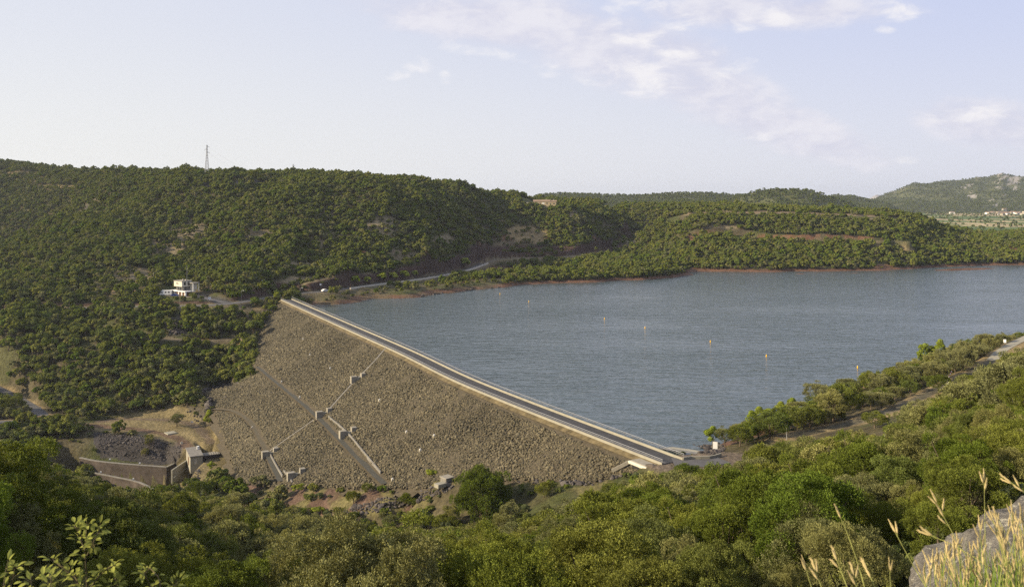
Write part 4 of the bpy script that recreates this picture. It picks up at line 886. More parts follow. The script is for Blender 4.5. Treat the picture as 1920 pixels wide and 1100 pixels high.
def on_road(px, P, off=0): X_ = proj(P[:,0], P[:,1], P[:,2])[0]; i = int(np.argmin(np.abs(X_-px))); d = P[min(i+1, len(P)-1)]-P[max(i-1, 0)]; a = math.atan2(d[1], d[0]); return (P[i][0]-math.sin(a)*off, P[i][1]+math.cos(a)*off, P[i][2]+.06), a
l_, a_ = on_road(607, road_main, 1.2*lk); vehicle('parked_car', CAR, CARG, 1.75, (-1.3, 1.35), M_WHITE, l_, a_, 'white car on the shore road just past the far end of the dam', 'car')
l_, a_ = on_road(708, road_main, 0); vehicle('parked_car', CAR, CARG, 1.75, (-1.3, 1.35), M_DARK, l_, a_, 'dark car driving between the young trees on the shore road', 'car')
def lamp(px, pyb, pyt, Y0, Y1, label, arm=1, mat=M_GALV, name='street_lamp', cat='street lamp', hgt=None):
    x, y, z = hit(px, pyb, Y0, Y1); h = hgt or (pyb-pyt)/F*y; o = empty(name, (x, y, z)); tag(o, label, cat)
    MB().tube([(0,0,-.5),(0,0,h)], [.11,.07], 6).obj('post', mat, o)
    if arm:
        MB().tube([(0,0,h),(.9*arm,0,h+.15)], .05, 5).obj('arm', mat, o); MB().box(min(.7*arm,1.5*arm), max(.7*arm,1.5*arm), -.17, .17, h+.03, h+.22, .03).obj('lamp_head', M_WHITE, o)
    return o
lamp(452.5, 563, 545, 440, 560, 'tall lamp on the road between the house and the dam', 1)
lamp(563, 551, 540, 480, 570, 'lamp standing on the road bend by the far end of the dam', 1)
lamp(539.5, 557, 549, 470, 540, 'short lamp at the start of the crest road', 1)
lamp(337, 574, 554, 440, 520, 'thick grey pole on the verge in front of the house', 0, M_CONC, 'utility_pole', 'pole')
lamp(283, 567, 553, 440, 560, 'pale pole left of the motorhome', 0, M_CONC, 'utility_pole', 'pole'); lamp(288, 529, 510, 500, 640, 'pole on the slope above and left of the house', 0, M_CONC, 'utility_pole', 'pole')
lamp(137.5, 524, 513, 480, 700, 'solitary pole among trees on the far left slope', 0, M_CONC, 'utility_pole', 'pole')
lamp(657, 546, 532, 520, 600, 'wooden pole on the lake side of the shore road', 0, M_BROWN, 'utility_pole', 'pole')
lamp(1475, 824, 801, 180, 230, 'lamp post with a globe on the dry grass bank of the east shore', 0)
def sign(px, py, hgt, wd, Y0, Y1, label, mat=M_WHITE, post=.8, cat='sign'):
    x, y, z = hit(px, py, Y0, Y1); o = empty('sign', (x, y, z), math.atan2(x, y)*-1); tag(o, label, cat)
    MB().tube([(0,.05,-.3),(0,.05,post+hgt*.5)], .05, 5).obj('post', M_GALV, o); MB().box(-wd/2, wd/2, -.04, .0, post, post+hgt).obj('board', mat, o); return o
sign(393, 563.5, 1.2, 1.6, 440, 560, 'white notice board at the foot of the driveway'); sign(433, 561.5, 1.4, .7, 440, 560, 'narrow pale board on the road east of the driveway'); sign(601, 540, 1.0, 1.1, 520, 580, 'round white road sign near the white car', post=1.6)
sign(1341, 846, 1.6, 1.0, 180, 235, 'tall white sign beside the shore rocks and boat ramp', post=.6); sign(1884, 648, 1.1, .8, 240, 330, 'small white sign at the top of the pale track', post=1.0)
sign(1166, 0+942, .9, .6, 150, 230, 'white post among bushes below the abutment chamber', post=.3); sign(1776, 720, .7, .6, 220, 300, 'white barrier foot on the grassy track', post=.1)
sign(524, 558, .9, .5, 460, 530, 'white traffic post at the far end of the crest', post=.4); sign(530, 556, .9, .5, 460, 540, 'second white traffic post at the far end of the crest', post=.4)
sign(355, 630, 1.0, .6, 400, 470, 'white marker post among shrubs below the grey scree', post=.2); sign(200, 618, .8, .7, 400, 470, 'white marker on the old bench track', post=.4); sign(498, 590, 1.0, .6, 450, 520, 'white marker near the west corner of the dam', post=.2)
sign(76, 767, .9, .3, 330, 400, 'thin white roadside post on the bend of the valley road', post=.2); sign(360, 792, .8, .9, 330, 400, 'white stone on the edge of the dry platform', post=-.1)
x, y, z = hit(1661, 824, 150, 230); o = empty('bollard', (x, y, z)); tag(o, 'white painted stone bollard above the dark bushes', 'bollard'); MB().tube([(0,0,-.3),(0,0,.9),(0,0,1.2)], [.42,.34,.12], 10).obj('body', M_WHITE, o)
xa, ya, za = hit(1776, 718, 220, 300); xb, yb, zb_ = hit(1786, 703, 230, 320); o = empty('barrier', (xa, ya, za)); tag(o, 'red and white striped barrier pole raised beside the grassy track', 'barrier')
MB().box(-.25, .25, -.25, .25, -.3, 1.0, .04).obj('stand', M_WHITE, o)
for k in range(8):
    a = Vector((xb-xa, yb-ya, zb_+1.6-za)); MB().bar(a*(k/8)+Vector((0,0,.9*(1-k/8))), a*((k+1)/8)+Vector((0,0,.9*(1-(k+1)/8))), .14, .14).obj('pole_band', M_REDP if k % 2 else M_WHITE, o)
sp_ = sign(1752, 706, 1.4, 1.3, 250, 340, 'dark blue notice board hidden behind shore bushes', M_BLUE, .4)
# buoys
for px, py, lab in ((937.5,551.6,'yellow buoy closest to the shore below the shore road'),(991.5,566,'yellow buoy off the wooded headland, second from the left'),(1133.5,598.5,'yellow buoy straight out from the middle of the headland'),(1209.5,615.5,'yellow buoy near the middle of the lake, right of the headland row'),
                    (1332,641.5,'yellow buoy in open water midway between dam and east bank'),(1437,668.5,'yellow buoy in open water next before the last one'),(1608,690,'yellow buoy nearest the east bank')):
    o = empty('buoy', atz(px, py, 0)); tag(o, lab, 'buoy', 'yellow buoys on the lake')
    MB().tube([(0,0,-.5),(0,0,-.25),(0,0,.1),(0,0,.5),(0,0,.8),(0,0,.9)], [.06,.17,.24,.2,.12,.04], 12).obj('float', M_YEL, o, True); MB().tube([(0,0,.88),(0,0,1.0)], .05, 6).obj('eyelet', M_YEL, o)
# pylons
def pylon(px, pyt, Y, label, thin=1.0):
    x, y, z = gpx(px, Y); zt = CAMZ+(PY0-pyt)/F*Y; h = zt-z; o = empty('pylon', (x, y, z-1)); tag(o, label, 'pylon', 'electricity pylons on the ridge'); h += 1; b = h*.062
    prof = lambda t: b*(1-t/.78)+.42*(t/.78) if t < .78 else .42
    mb = MB(); r = .09*thin; N_ = 11
    for sx in (-1, 1):
        for sy in (-1, 1): mb.bar((sx*b, sy*b, 0), (sx*.42, sy*.42, h*.78), r*2, r*2); mb.bar((sx*.42, sy*.42, h*.78), (sx*.3, sy*.3, h), r*2, r*2)
    mb.obj('leg_frame', M_GALV, o); mb = MB()
    for k in range(N_):
        t0, t1 = k/N_, (k+1)/N_; a, c = prof(t0), prof(t1)
        for i in range(4):
            c0 = ((-1,-1),(1,-1),(1,1),(-1,1)); p, q = c0[i], c0[(i+1) % 4]
            mb.bar((p[0]*a, p[1]*a, h*t0), (q[0]*c, q[1]*c, h*t1), r*1.2, r*1.2); mb.bar((q[0]*a, q[1]*a, h*t0), (p[0]*c, p[1]*c, h*t1), r*1.2, r*1.2)
    mb.obj('lattice', M_GALV, o)
    for t, s in ((.945, 1), (.86, -1), (.77, 1)):
        a_ = MB().bar((0,0,h*t), (s*2.3,0,h*t-.1), r*2.4, r*2.4).bar((0,0,h*t+.7), (s*2.3,0,h*t-.05), r*1.5, r*1.5).obj('cross_arm', M_GALV, o); MB().tube([(s*2.25,0,h*t-.1),(s*2.25,0,h*t-1.1)], .13, 6).obj('insulator', M_WHITE, a_)
    return Vector((x, y, z-1)), h
A1, h1 = pylon(388, 272, 790, 'tall lattice pylon standing on the skyline above the house'); A2, h2 = pylon(549.5, 308, 1100, 'smaller lattice pylon farther back on the ridge', 1.3); A3, h3 = pylon(612, 326, 1350, 'tip of a distant pylon just showing over the trees', 1.4)
for (t, s, lab) in ((.945, 1, 'top overhead wire between the first two pylons'), (.77, 1, 'lower overhead wire between the first two pylons')):
    a = A1+Vector((s*2.3, 0, h1*t-1)); b = A2+Vector((s*2.3, 0, h2*t-1)); o = MB().tube([a.lerp(b, k/16)-Vector((0,0,14*(k/16)*(1-k/16)*4)) for k in range(17)], .025, 4).obj('overhead_wire', M_GALV); tag(o, lab, 'wire')

# farmhouse on the hill
def gable(mb, x0, x1, y0, y1, z, h, ov=.4):
    ym = (y0+y1)/2; x0 -= ov; x1 += ov; a = y0-ov; b = y1+ov
    return mb.add([(x0,a,z),(x1,a,z),(x1,b,z),(x0,b,z),(x0,ym,z+h),(x1,ym,z+h),(x0,a,z+.2),(x1,a,z+.2),(x1,b,z+.2),(x0,b,z+.2)], [(3,2,1,0),(0,1,7,6),(2,3,9,8),(6,7,5,4),(8,9,4,5),(1,2,8,5,7),(3,0,6,4,9)])
fx, fy, _ = atz(1000, 386.5, 52.9); fh = empty('farmhouse', (fx, fy, 52.9), -.12); tag(fh, 'long stone farmhouse with tiled roofs on top of the wooded hill', 'farmhouse')
MB().box(0, 23.5, 0, 8, -4, 4.9).obj('wall', M_STONE, fh); gable(MB(), 0, 17.2, 0, 8, 4.9, 1.7).obj('roof', M_TILE, fh); gable(MB(), 17.9, 23.8, 0, 8, 4.6, 1.5, .35).obj('roof', M_TILE, fh)
MB().box(-8.6, -.003, 1.2, 7, -4, 3.6).obj('wall', M_RENDER, fh); MB().box(-8.9, -.35, .9, 7.3, 3.603, 3.9).obj('roof', M_CREAM, fh)
for x0, wd, z0, hh, m_ in ((3.4,1,1.6,2.2,M_DARK),(9.2,2.4,2.3,1.2,M_WHITE),(13.6,1.1,2.2,1.4,M_GLASS),(17.4,.9,2.0,1.2,M_GLASS),(20.4,2,2.2,.9,M_GLASS),(6.6,.9,2.2,1.2,M_GLASS)): MB().box(x0, x0+wd, -.08, -.003, z0, z0+hh).obj('window', m_, fh)
MB().box(-5.2, -3.9, 1.12, 1.197, 0, 2.1).obj('door', M_DARK, fh); MB().box(12.6, 13.4, 3.6, 4.4, 5.6, 7.6).obj('chimney', M_CREAM, fh); MB().box(20.2, 20.9, 3.6, 4.3, 5.4, 7.3).obj('chimney', M_CREAM, fh)
MB().box(-12, 28, -3.4, -2.8, -3.5, -.9).obj('garden_wall', M_STONE, fh)
x, y, z = gpx(942, 870); o = empty('barn', (x, y, z+1.4), .0); tag(o, 'pale flat roof showing through trees left of the farmhouse', 'barn'); MB().box(-5, 5, 0, 5, -3, 2.6).obj('wall', M_STONE, o); MB().box(-5.4, 5.4, -.4, 5.4, 2.603, 2.9).obj('roof', M_CREAM, o)

# village on the plain
vr = random.Random(5)
VH = [(1852,401.5),(1857,402),(1861,399.5),(1866,400),(1872,401),(1874,399),(1877,400.5),(1881,401.5),(1883,393.5),(1886,401),(1889,402.5),(1892,400.5),(1896,401),(1899,399),(1902,400.5),(1905,401.5),(1908,402.5),(1911,401),(1915,398),(1918,403),(1922,400),(1869,403.5),(1880,404),(1785,401)]
for i, (px, py) in enumerate(VH):
    x, y, z = atz(px, py, 8.0); y = min(y, 3050+vr.uniform(-60, 60)); x = (px-PX0)/F*y; z = CAMZ-(py-PY0)/F*y
    o = empty('village_house', (x, y, z-1), vr.uniform(-.5, .5)); ww, dp, hh = vr.uniform(9, 15), vr.uniform(8, 10), vr.uniform(4.5, 7)
    tag(o, ['cream', 'pale', 'off-white'][i % 3]+f' tiled house in the distant village, {["first","second","third","fourth","fifth","sixth","seventh","eighth","ninth","tenth","eleventh","twelfth","thirteenth","fourteenth","fifteenth","sixteenth","seventeenth","eighteenth","nineteenth","twentieth","twenty-first","twenty-second","twenty-third","twenty-fourth"][sorted(range(len(VH)), key=lambda k: VH[k][0]).index(i)]} from the left' if px != 1785 else 'lone pale house left of the village above the fields', 'house', 'village houses at the mountain foot')
    MB().box(-ww/2, ww/2, -dp/2, dp/2, -8, hh).obj('wall', vr.choice([M_RENDER, M_CREAM, M_WHITE]), o); gable(MB(), -ww/2, ww/2, -dp/2, dp/2, hh, 2.2, .5).obj('roof', M_TILE, o)
# ------------------------------------------------------------------ foliage
def leaf_mat(name, cols, trans=.16, gloss=0):
    m = bpy.data.materials.new(name); m.use_nodes = True; nt = m.node_tree; nt.nodes.clear(); L = nt.links
    out = nnode(nt, 'ShaderNodeOutputMaterial'); at = nnode(nt, 'ShaderNodeAttribute', attribute_name='tint'); oi = nnode(nt, 'ShaderNodeObjectInfo')
    def rmp(x, cs):
        r = nnode(nt, 'ShaderNodeValToRGB'); e = r.color_ramp.elements
        while len(e) < len(cs): e.new(.5)
        for i, c in enumerate(cs): e[i].position = i/(len(cs)-1); e[i].color = (*c, 1)
        L.new(x, r.inputs[0]); return r.outputs[0]
    a = rmp(oi.outputs['Random'], cols)
    mr = nnode(nt, 'ShaderNodeMapRange'); L.new(at.outputs['Fac'], mr.inputs[0]); mr.inputs[3].default_value = .34; mr.inputs[4].default_value = 1.62
    v = nnode(nt, 'ShaderNodeVectorMath', operation='SCALE'); L.new(a, v.inputs[0]); L.new(mr.outputs[0], v.inputs['Scale'])
    d = nnode(nt, 'ShaderNodeBsdfDiffuse'); L.new(v.outputs[0], d.inputs[0]); t = nnode(nt, 'ShaderNodeBsdfTranslucent')
    v2 = nnode(nt, 'ShaderNodeVectorMath', operation='MULTIPLY'); L.new(v.outputs[0], v2.inputs[0]); v2.inputs[1].default_value = (1.35, 1.2, .35); L.new(v2.outputs[0], t.inputs[0])
    ms = nnode(nt, 'ShaderNodeMixShader'); ms.inputs[0].default_value = trans; L.new(d.outputs[0], ms.inputs[1]); L.new(t.outputs[0], ms.inputs[2])
    if gloss:
        g = nnode(nt, 'ShaderNodeBsdfGlossy'); g.inputs['Roughness'].default_value = .4; g.inputs['Color'].default_value = (.9,.9,.8,1)
        m2 = nnode(nt, 'ShaderNodeMixShader'); m2.inputs[0].default_value = gloss; L.new(ms.outputs[0], m2.inputs[1]); L.new(g.outputs[0], m2.inputs[2]); L.new(m2.outputs[0], out.inputs[0])
    else: L.new(ms.outputs[0], out.inputs[0])
    return m
OAK = [(.088,.116,.022), (.128,.147,.031), (.101,.122,.036), (.154,.162,.038), (.088,.127,.020), (.124,.139,.050)]
M_OAK = leaf_mat('oak_leaves', OAK)
M_OAK2 = leaf_mat('green_oak_leaves', [(.086,.116,.019), (.120,.142,.027), (.150,.163,.034), (.078,.104,.020)]); M_OAK3 = leaf_mat('silvery_leaves', [(.145,.154,.070), (.172,.175,.078), (.198,.196,.070), (.130,.141,.062)])
M_LIME = leaf_mat('lime_leaves', [(.25,.31,.035), (.30,.33,.05)], .3)
M_BRIGHT = leaf_mat('fresh_leaves', [(.15,.20,.025), (.20,.23,.035)], .3); M_FAR = leaf_mat('far_leaves', [(.066,.092,.024), (.105,.128,.032), (.084,.106,.030)], .2, 0)
M_GREYL = leaf_mat('pale_shrub_leaves', [(.12,.14,.07), (.10,.12,.05)], .25)
M_BARK = plain('bark', (.11,.085,.06), .95, .35, 4); M_TWIG = plain('pale_bark', (.13,.11,.08), .95, .3, 4)
def leaf_cloud(seed, R, H, z0, lobes, n, ls, shape='oak', asp=.55, spread=.36, up=.35):
    r = np.random.default_rng(seed); c = r.normal(size=(lobes, 3)); c /= np.linalg.norm(c, axis=1)[:, None]; c[:, 2] = np.where(c[:, 2] < -.45, -c[:, 2], c[:, 2])
    rad = r.uniform(.45, .82, lobes)
    if shape == 'poplar': env = np.array([R, R, H/2]); c = c*rad[:, None]; c[:, :2] *= (1-np.clip(c[:, 2:3], 0, 1)*.6)
    else: env = np.array([R, R, H/2]); c = c*rad[:, None]
    rough = 1+r.uniform(-.16, .22, lobes)[:, None]; cc = c*env*rough; lr = spread*R*r.uniform(.7, 1.25, lobes)*(1.15-.5*rad)
    li = r.integers(0, lobes, n); d = r.normal(size=(n, 3)); d /= np.linalg.norm(d, axis=1)[:, None]
    cd_ = cc[li]/(np.linalg.norm(cc[li], axis=1)[:, None]+1e-6); bad = (d*cd_).sum(1) < -.25; d[bad] *= -1
    p = cc[li]+d*(lr[li]*(1-.42*r.random(n)**2.6))[:, None]*np.array([1, 1, .82])
    p[:, 2] += z0+H/2
    nr_ = d*1.0+r.normal(size=(n, 3))*.42+np.array([0, 0, up*.6]); nr_ /= np.linalg.norm(nr_, axis=1)[:, None]
    t = np.cross(nr_, r.normal(size=(n, 3))); t /= np.linalg.norm(t, axis=1)[:, None]; b = np.cross(nr_, t); s = ls*r.uniform(.65, 1.35, n)[:, None]
    V = np.stack([p-t*s/2, p+b*s*asp/2+nr_*s*.1, p+t*s/2, p-b*s*asp/2+nr_*s*.1], 1).reshape(-1, 3); Fc = np.arange(4*n).reshape(n, 4)
    lt = r.random(lobes)
    tint = np.repeat(np.clip(.5*lt[li]+.5*r.random(n), 0, 1), 4)
    return V, Fc, tint, cc+np.array([0, 0, z0+H/2])
def sprig_cloud(seed, R, H, z0, lobes, n, ls, shape='oak', asp=.42, spread=.34, up=.5, per=11, sl=.22):
    # twig tips: short upright sprays of narrow leaves, gathered in uneven lobes
    r = np.random.default_rng(seed); c = r.normal(size=(lobes, 3)); c /= np.linalg.norm(c, axis=1)[:, None]; c[:, 2] = np.where(c[:, 2] < -.4, -c[:, 2], c[:, 2])
    rad = r.uniform(.5, 1.0, lobes); cc = c*rad[:, None]*np.array([R, R, H/2])*r.uniform(.85, 1.2, lobes)[:, None]; lr = spread*R*r.uniform(.55, 1.35, lobes)*(1.2-.55*rad)
    m = n//per; li = r.choice(lobes, m, p=lr**2/(lr**2).sum()); d = r.normal(size=(m, 3)); d /= np.linalg.norm(d, axis=1)[:, None]
    cd_ = cc[li]/(np.linalg.norm(cc[li], axis=1)[:, None]+1e-6); bad = (d*cd_).sum(1) < -.15; d[bad] *= -1
    p = cc[li]+d*(lr[li]*(1.08-.5*r.random(m)**1.8))[:, None]*np.array([1, 1, .85]); p[:, 2] += z0+H/2
    ax = d*.75+r.normal(size=(m, 3))*.28+np.array([0, 0, up]); ax /= np.linalg.norm(ax, axis=1)[:, None]
    P = np.repeat(p, per, 0); A = np.repeat(ax, per, 0); k = len(P); u_ = r.random(k)[:, None]; rd = r.normal(size=(k, 3)); rd -= (rd*A).sum(1)[:, None]*A; rd /= np.linalg.norm(rd, axis=1)[:, None]
    q = P+A*u_*sl+rd*r.uniform(0, .05, k)[:, None]; t = A*.7+rd*r.uniform(.4, 1.1, k)[:, None]; t /= np.linalg.norm(t, axis=1)[:, None]
    b = np.cross(t, np.cross(t, A)+r.normal(size=(k, 3))*.35); b /= np.linalg.norm(b, axis=1)[:, None]; s = ls*r.uniform(.65, 1.35, k)[:, None]; nn = np.cross(t, b)
    V = np.stack([q, q+t*s*.5+b*s*asp/2+nn*s*.06, q+t*s, q+t*s*.5-b*s*asp/2+nn*s*.06], 1).reshape(-1, 3); lt = r.random(lobes); st_ = np.repeat(r.random(m), per)
    tint = np.repeat(np.clip(.38*np.repeat(lt[li], per)+.5*st_+.12*u_[:, 0], 0, 1), 4); return V, np.arange(4*k).reshape(k, 4), tint, cc+np.array([0, 0, z0+H/2])
def crown_mesh(name, mat, **k):
    V, Fc, tint, cc = leaf_cloud(**k); return np_mesh(name, V, Fc, [mat], attrs={'tint': ('FLOAT', tint)}), cc
def trunk_mb(cc, z0, h, r, seed, n=6):
    q = random.Random(seed); mb = MB(); top = Vector((q.uniform(-.2,.2), q.uniform(-.2,.2), z0+h*.45)); mid = Vector((q.uniform(-.15,.15), q.uniform(-.15,.15), z0*.6))
    mb.tube([(0,0,-.8), (0,0,0), mid, top], [r*1.5, r*1.2, r, r*.6], n)
    for c in sorted(cc, key=lambda c: q.random())[:7]:
        c = Vector(c); s = mid.lerp(top, q.uniform(.1, .9)); m = s.lerp(c, .5)+Vector((0, 0, -.15)); mb.tube([s, m, c], [r*.5, r*.3, r*.12], 5, False)
    return mb
def joined(name, V, Fc, tint, mats, mb=None):
    nV = len(V); VV = np.vstack([V, np.array(mb.v)]) if mb else V; FF = [tuple(f) for f in Fc]+([tuple(i+nV for i in f) for f in mb.f] if mb else [])
    return np_mesh(name, VV, FF, mats, False, [0]*len(Fc)+[1]*(len(mb.f) if mb else 0), {'tint': ('FLOAT', np.r_[tint, np.zeros(len(VV)-nV)])})
# each form stands 1 unit of crown radius = its own metres; instances scale it
FORMS = []                                              # dict(crown, trunk, joined, R, H)
def form(seed, mat, R=2.6, H=4.2, z0=.9, lobes=26, n=9000, ls=.2, shape='oak', bark=None, tr=.16, **k):
    V, Fc, tint, cc = (sprig_cloud if 'per' in k else leaf_cloud)(seed=seed, R=R, H=H, z0=z0, lobes=lobes, n=n, ls=ls, shape=shape, **k); tb = trunk_mb(cc, z0, H, tr, seed)
    return dict(crown=(V, Fc, tint), tb=tb, R=R, H=H+z0, mat=mat, bark=bark or M_BARK, j=None, c=None, t=None)
NEAR = [form(1, M_OAK3, 2.7, 4.4, .8, 58, 60000, .085, per=12, spread=.25), form(2, M_OAK2, 3.0, 4.0, .8, 66, 64000, .085, per=13, spread=.24), form(3, M_OAK, 2.4, 4.8, .9, 52, 54000, .09, per=11, up=.8, spread=.26), form(4, M_OAK3, 2.8, 4.2, .6, 48, 48000, .085, per=14, spread=.24, up=.9), form(5, M_OAK2, 2.5, 5.2, .8, 44, 44000, .085, per=12, spread=.24, up=.7)]
MID = [form(11, M_OAK, 2.7, 4.2, .8, 44, 18000, .16, per=9, sl=.3, spread=.27), form(12, M_OAK2, 2.9, 3.9, .6, 48, 19000, .16, per=9, sl=.3, spread=.26), form(13, M_OAK3, 2.3, 4.5, .8, 38, 16000, .16, per=8, sl=.35, up=.8, spread=.28), form(14, M_OAK3, 2.6, 3.8, .5, 36, 15000, .16, per=9, sl=.3, spread=.26)]
FAR = [form(21, M_OAK, 2.7, 4.1, .7, 22, 2300, .42, asp=.7), form(22, M_OAK, 2.9, 3.8, .5, 24, 2500, .42, asp=.7), form(23, M_OAK, 2.3, 4.4, .7, 19, 2100, .42, asp=.7), form(24, M_OAK2, 2.6, 3.7, .4, 18, 2000, .4, asp=.75), form(25, M_OAK3, 2.2, 3.2, .3, 14, 1600, .38, asp=.75)]
DIST = [form(31, M_FAR, 3.4, 5.0, .3, 8, 110, 2.2, asp=.8), form(32, M_FAR, 3.0, 5.6, .3, 7, 100, 2.1, asp=.8)]
SHRUB = [form(41, M_OAK, 1.5, 1.7, .1, 14, 2600, .2, tr=.06), form(42, M_OAK, 1.7, 1.5, .1, 16, 2800, .2, tr=.06), form(43, M_GREYL, 1.3, 1.5, .1, 12, 2200, .18, tr=.06)]
SHFAR = [form(51, M_OAK, 1.4, 1.6, .1, 8, 260, .5, tr=.05), form(52, M_GREYL, 1.3, 1.4, .1, 8, 240, .5, tr=.05)]
POP = [form(61, M_BRIGHT, 1.5, 6.5, .7, 26, 5200, .26, 'poplar', M_TWIG, .1, spread=.5), form(62, M_BRIGHT, 1.7, 5.6, .6, 24, 5000, .26, 'poplar', M_TWIG, .1, spread=.5), form(63, M_BRIGHT, 1.9, 3.4, .9, 18, 3600, .26, bark=M_TWIG, tr=.1)]
ROADT = [form(64, M_LIME, 2.3, 4.2, 1.2, 22, 4200, .42, asp=.75), form(65, M_LIME, 2.1, 4.4, 1.2, 18, 3800, .42, asp=.75)]
ALL = NEAR+MID+FAR+DIST+SHRUB+SHFAR+POP
for i, f in enumerate(ALL): f['id'] = i
def fj(f):
    if f['j'] is None: f['j'] = joined('tree_form', *f['crown'], [f['mat'], f['bark']], f['tb'])
    return f['j']
def fparts(f):
    if f['c'] is None: V, Fc, t = f['crown']; f['c'] = np_mesh('crown', V, Fc, [f['mat']], attrs={'tint': ('FLOAT', t)}); f['t'] = f['tb'].mesh('trunk', f['bark'], True)
    return f['c'], f['t']

LIM = [(-300,800),(0,832),(60,846),(100,868),(150,892),(200,913),(270,926),(330,926),(380,932),(450,940),(520,955),(600,975),(700,985),(820,982),(900,985),(960,985),(1010,962),(1080,940),(1150,915),(1240,890),(1290,882),(1340,886),(1400,855),(1440,834),(1500,826),(1560,815),(1600,808),(1660,800),(1700,776),(1760,742),(1800,724),(1850,692),(1900,660),(1930,650),(2200,560)]
lx, ly = [p[0] for p in LIM], [p[1] for p in LIM]
trees = []                                              # X, Y, Z, form id, rot, sx, sz, kind
LIM2 = [(1300,825),(1340,795),(1400,778),(1450,760),(1500,740),(1560,722),(1600,702),(1650,688),(1700,672),(1740,668),(1800,638),(1850,626),(1920,614),(2300,560)]
def add_trees(x, y, forms, rmin, rmax, kind, hk=1.0, limit=False, dens_pow=1.0, vdens=None, off=0.0):
    z = terrain_z(x, y); c, dens = zones(x, y, z); px, py = proj(x, y, z)
    if vdens is not None: dens = dens*vdens(x, y, z, px, py)
    ok = (rng.random(len(x)) < dens**dens_pow) & (px > -330) & (px < 2260)
    x, y, z, px = x[ok], y[ok], z[ok], px[ok]; n = len(x); fi = rng.integers(0, len(forms), n); r = rmin+(rmax-rmin)*rng.random(n)**1.3
    cl = .62+.72*fbm(x/20, y/20, 3, 120); r = r*cl
    for i in range(n):
        f = forms[fi[i]]; s = r[i]/f['R']; sz = s*hk*rng.uniform(.85, 1.2)
        if limit:
            LM = LIM if limit is True else limit; top = CAMZ-(np.interp(px[i], [p[0] for p in LM], [p[1] for p in LM])+rng.exponential(15)-PY0)/F*y[i]; hmax = top-z[i]
            if hmax < 2.2: continue
            sz = min(sz, hmax/f['H']); s = min(s, sz*(1.2 if limit is True else 1.5))
        trees.append((x[i], y[i], z[i]-.15-off, f['id'], rng.uniform(0, 6.28), s, sz, kind))
def wedge(x, y, a=-330, b=2260): px = PX0+F*x/y; return (px > a) & (px < b)
# slope below the viewpoint
rng = np.random.default_rng(5)
tpx, tpy_ = proj(track_r[:,0], track_r[:,1], track_r[:,2])
def near_side(px, y): return np.where(px > 1400, y < np.interp(px, tpx, track_r[:,1])-2, np.where(px < 430, y < 275, y < 190))
strip_px = lambda px, y: (px > 430) & (px < 1300) & (y > 165)
x, y = jgrid(-60, 60, 30, 96, 4.0); k = wedge(x, y); add_trees(x[k], y[k], NEAR, 1.7, 3.4, 'oak', 1.05, True)
x, y = jgrid(-190, 230, 96, 330, 4.4); k = wedge(x, y); x, y = x[k], y[k]; px = PX0+F*x/y; ns = near_side(px, y) & ~strip_px(px, y)
add_trees(x[ns], y[ns], MID, 1.9, 3.6, 'oak', 1.15, True)
fs = ~ns & (px > 1300) & (y < 330) & (rng.random(len(x)) < .75); add_trees(x[fs], y[fs], MID, 2.2, 4.4, 'oak', .95, LIM2)
# hollow at the left, valley floor, east bank, then the far slopes
x, y = jgrid(-330, 330, 235, 470, 3.8); px = PX0+F*x/y; k = wedge(x, y) & (rng.random(len(x)) < .93) & ~near_side(px, y) & ((px < 1300) | (y > 330)); k2 = k & (px > 1300); add_trees(x[k2], y[k2], FAR, 2.0, 3.2, 'oak', 1.0, LIM2); k = k & ~k2; add_trees(x[k], y[k], FAR, 2.0, 3.5, 'oak')
x, y = jgrid(-640, 720, 470, 1120, 3.6); k = wedge(x, y); x, y = x[k], y[k]; add_trees(x, y, FAR, 1.6, 3.4, 'oak', 1.0)
x, y = jgrid(-640, 720, 440, 1000, 5.5); k = wedge(x, y); x, y = x[k], y[k]; add_trees(x, y, SHFAR, .9, 1.7, 'shrub', vdens=lambda x, y, z, px, py: .8, dens_pow=.45)
x, y = jgrid(-200, 90, 190, 440, 3.6); k = wedge(x, y) & (PX0+F*x/y < 1300); x, y = x[k], y[k]; add_trees(x, y, SHRUB, .7, 1.7, 'shrub', dens_pow=.45)
x, y = jgrid(-80, 90, 33, 112, 2.7); k = wedge(x, y); add_trees(x[k], y[k], SHRUB, .9, 1.8, 'shrub', 1.1, True, dens_pow=0.01)
x, y = jgrid(-80, 60, 160, 240, 3.3); px = PX0+F*x/y; k = (px > 420) & (px < 1310); x, y, px = x[k], y[k], px[k]
SLN = [(420,935),(560,958),(650,976),(720,966),(800,952),(860,975),(930,990),(1000,955),(1100,930),(1200,905),(1310,885)]; z = terrain_z(x, y); py = proj(x, y, z)[1]; d_ = py-np.interp(px, [q[0] for q in SLN], [q[1] for q in SLN])
k = d_ > rng.uniform(-4, 14, len(x)); add_trees(x[k], y[k], MID[:4]+SHRUB[:2], 1.0, 2.5, 'oak', .9, dens_pow=.12)
k = (d_ < 0) & (rng.random(len(x)) < .22); add_trees(x[k], y[k], SHRUB, .8, 1.7, 'shrub', 1.0, dens_pow=.1)
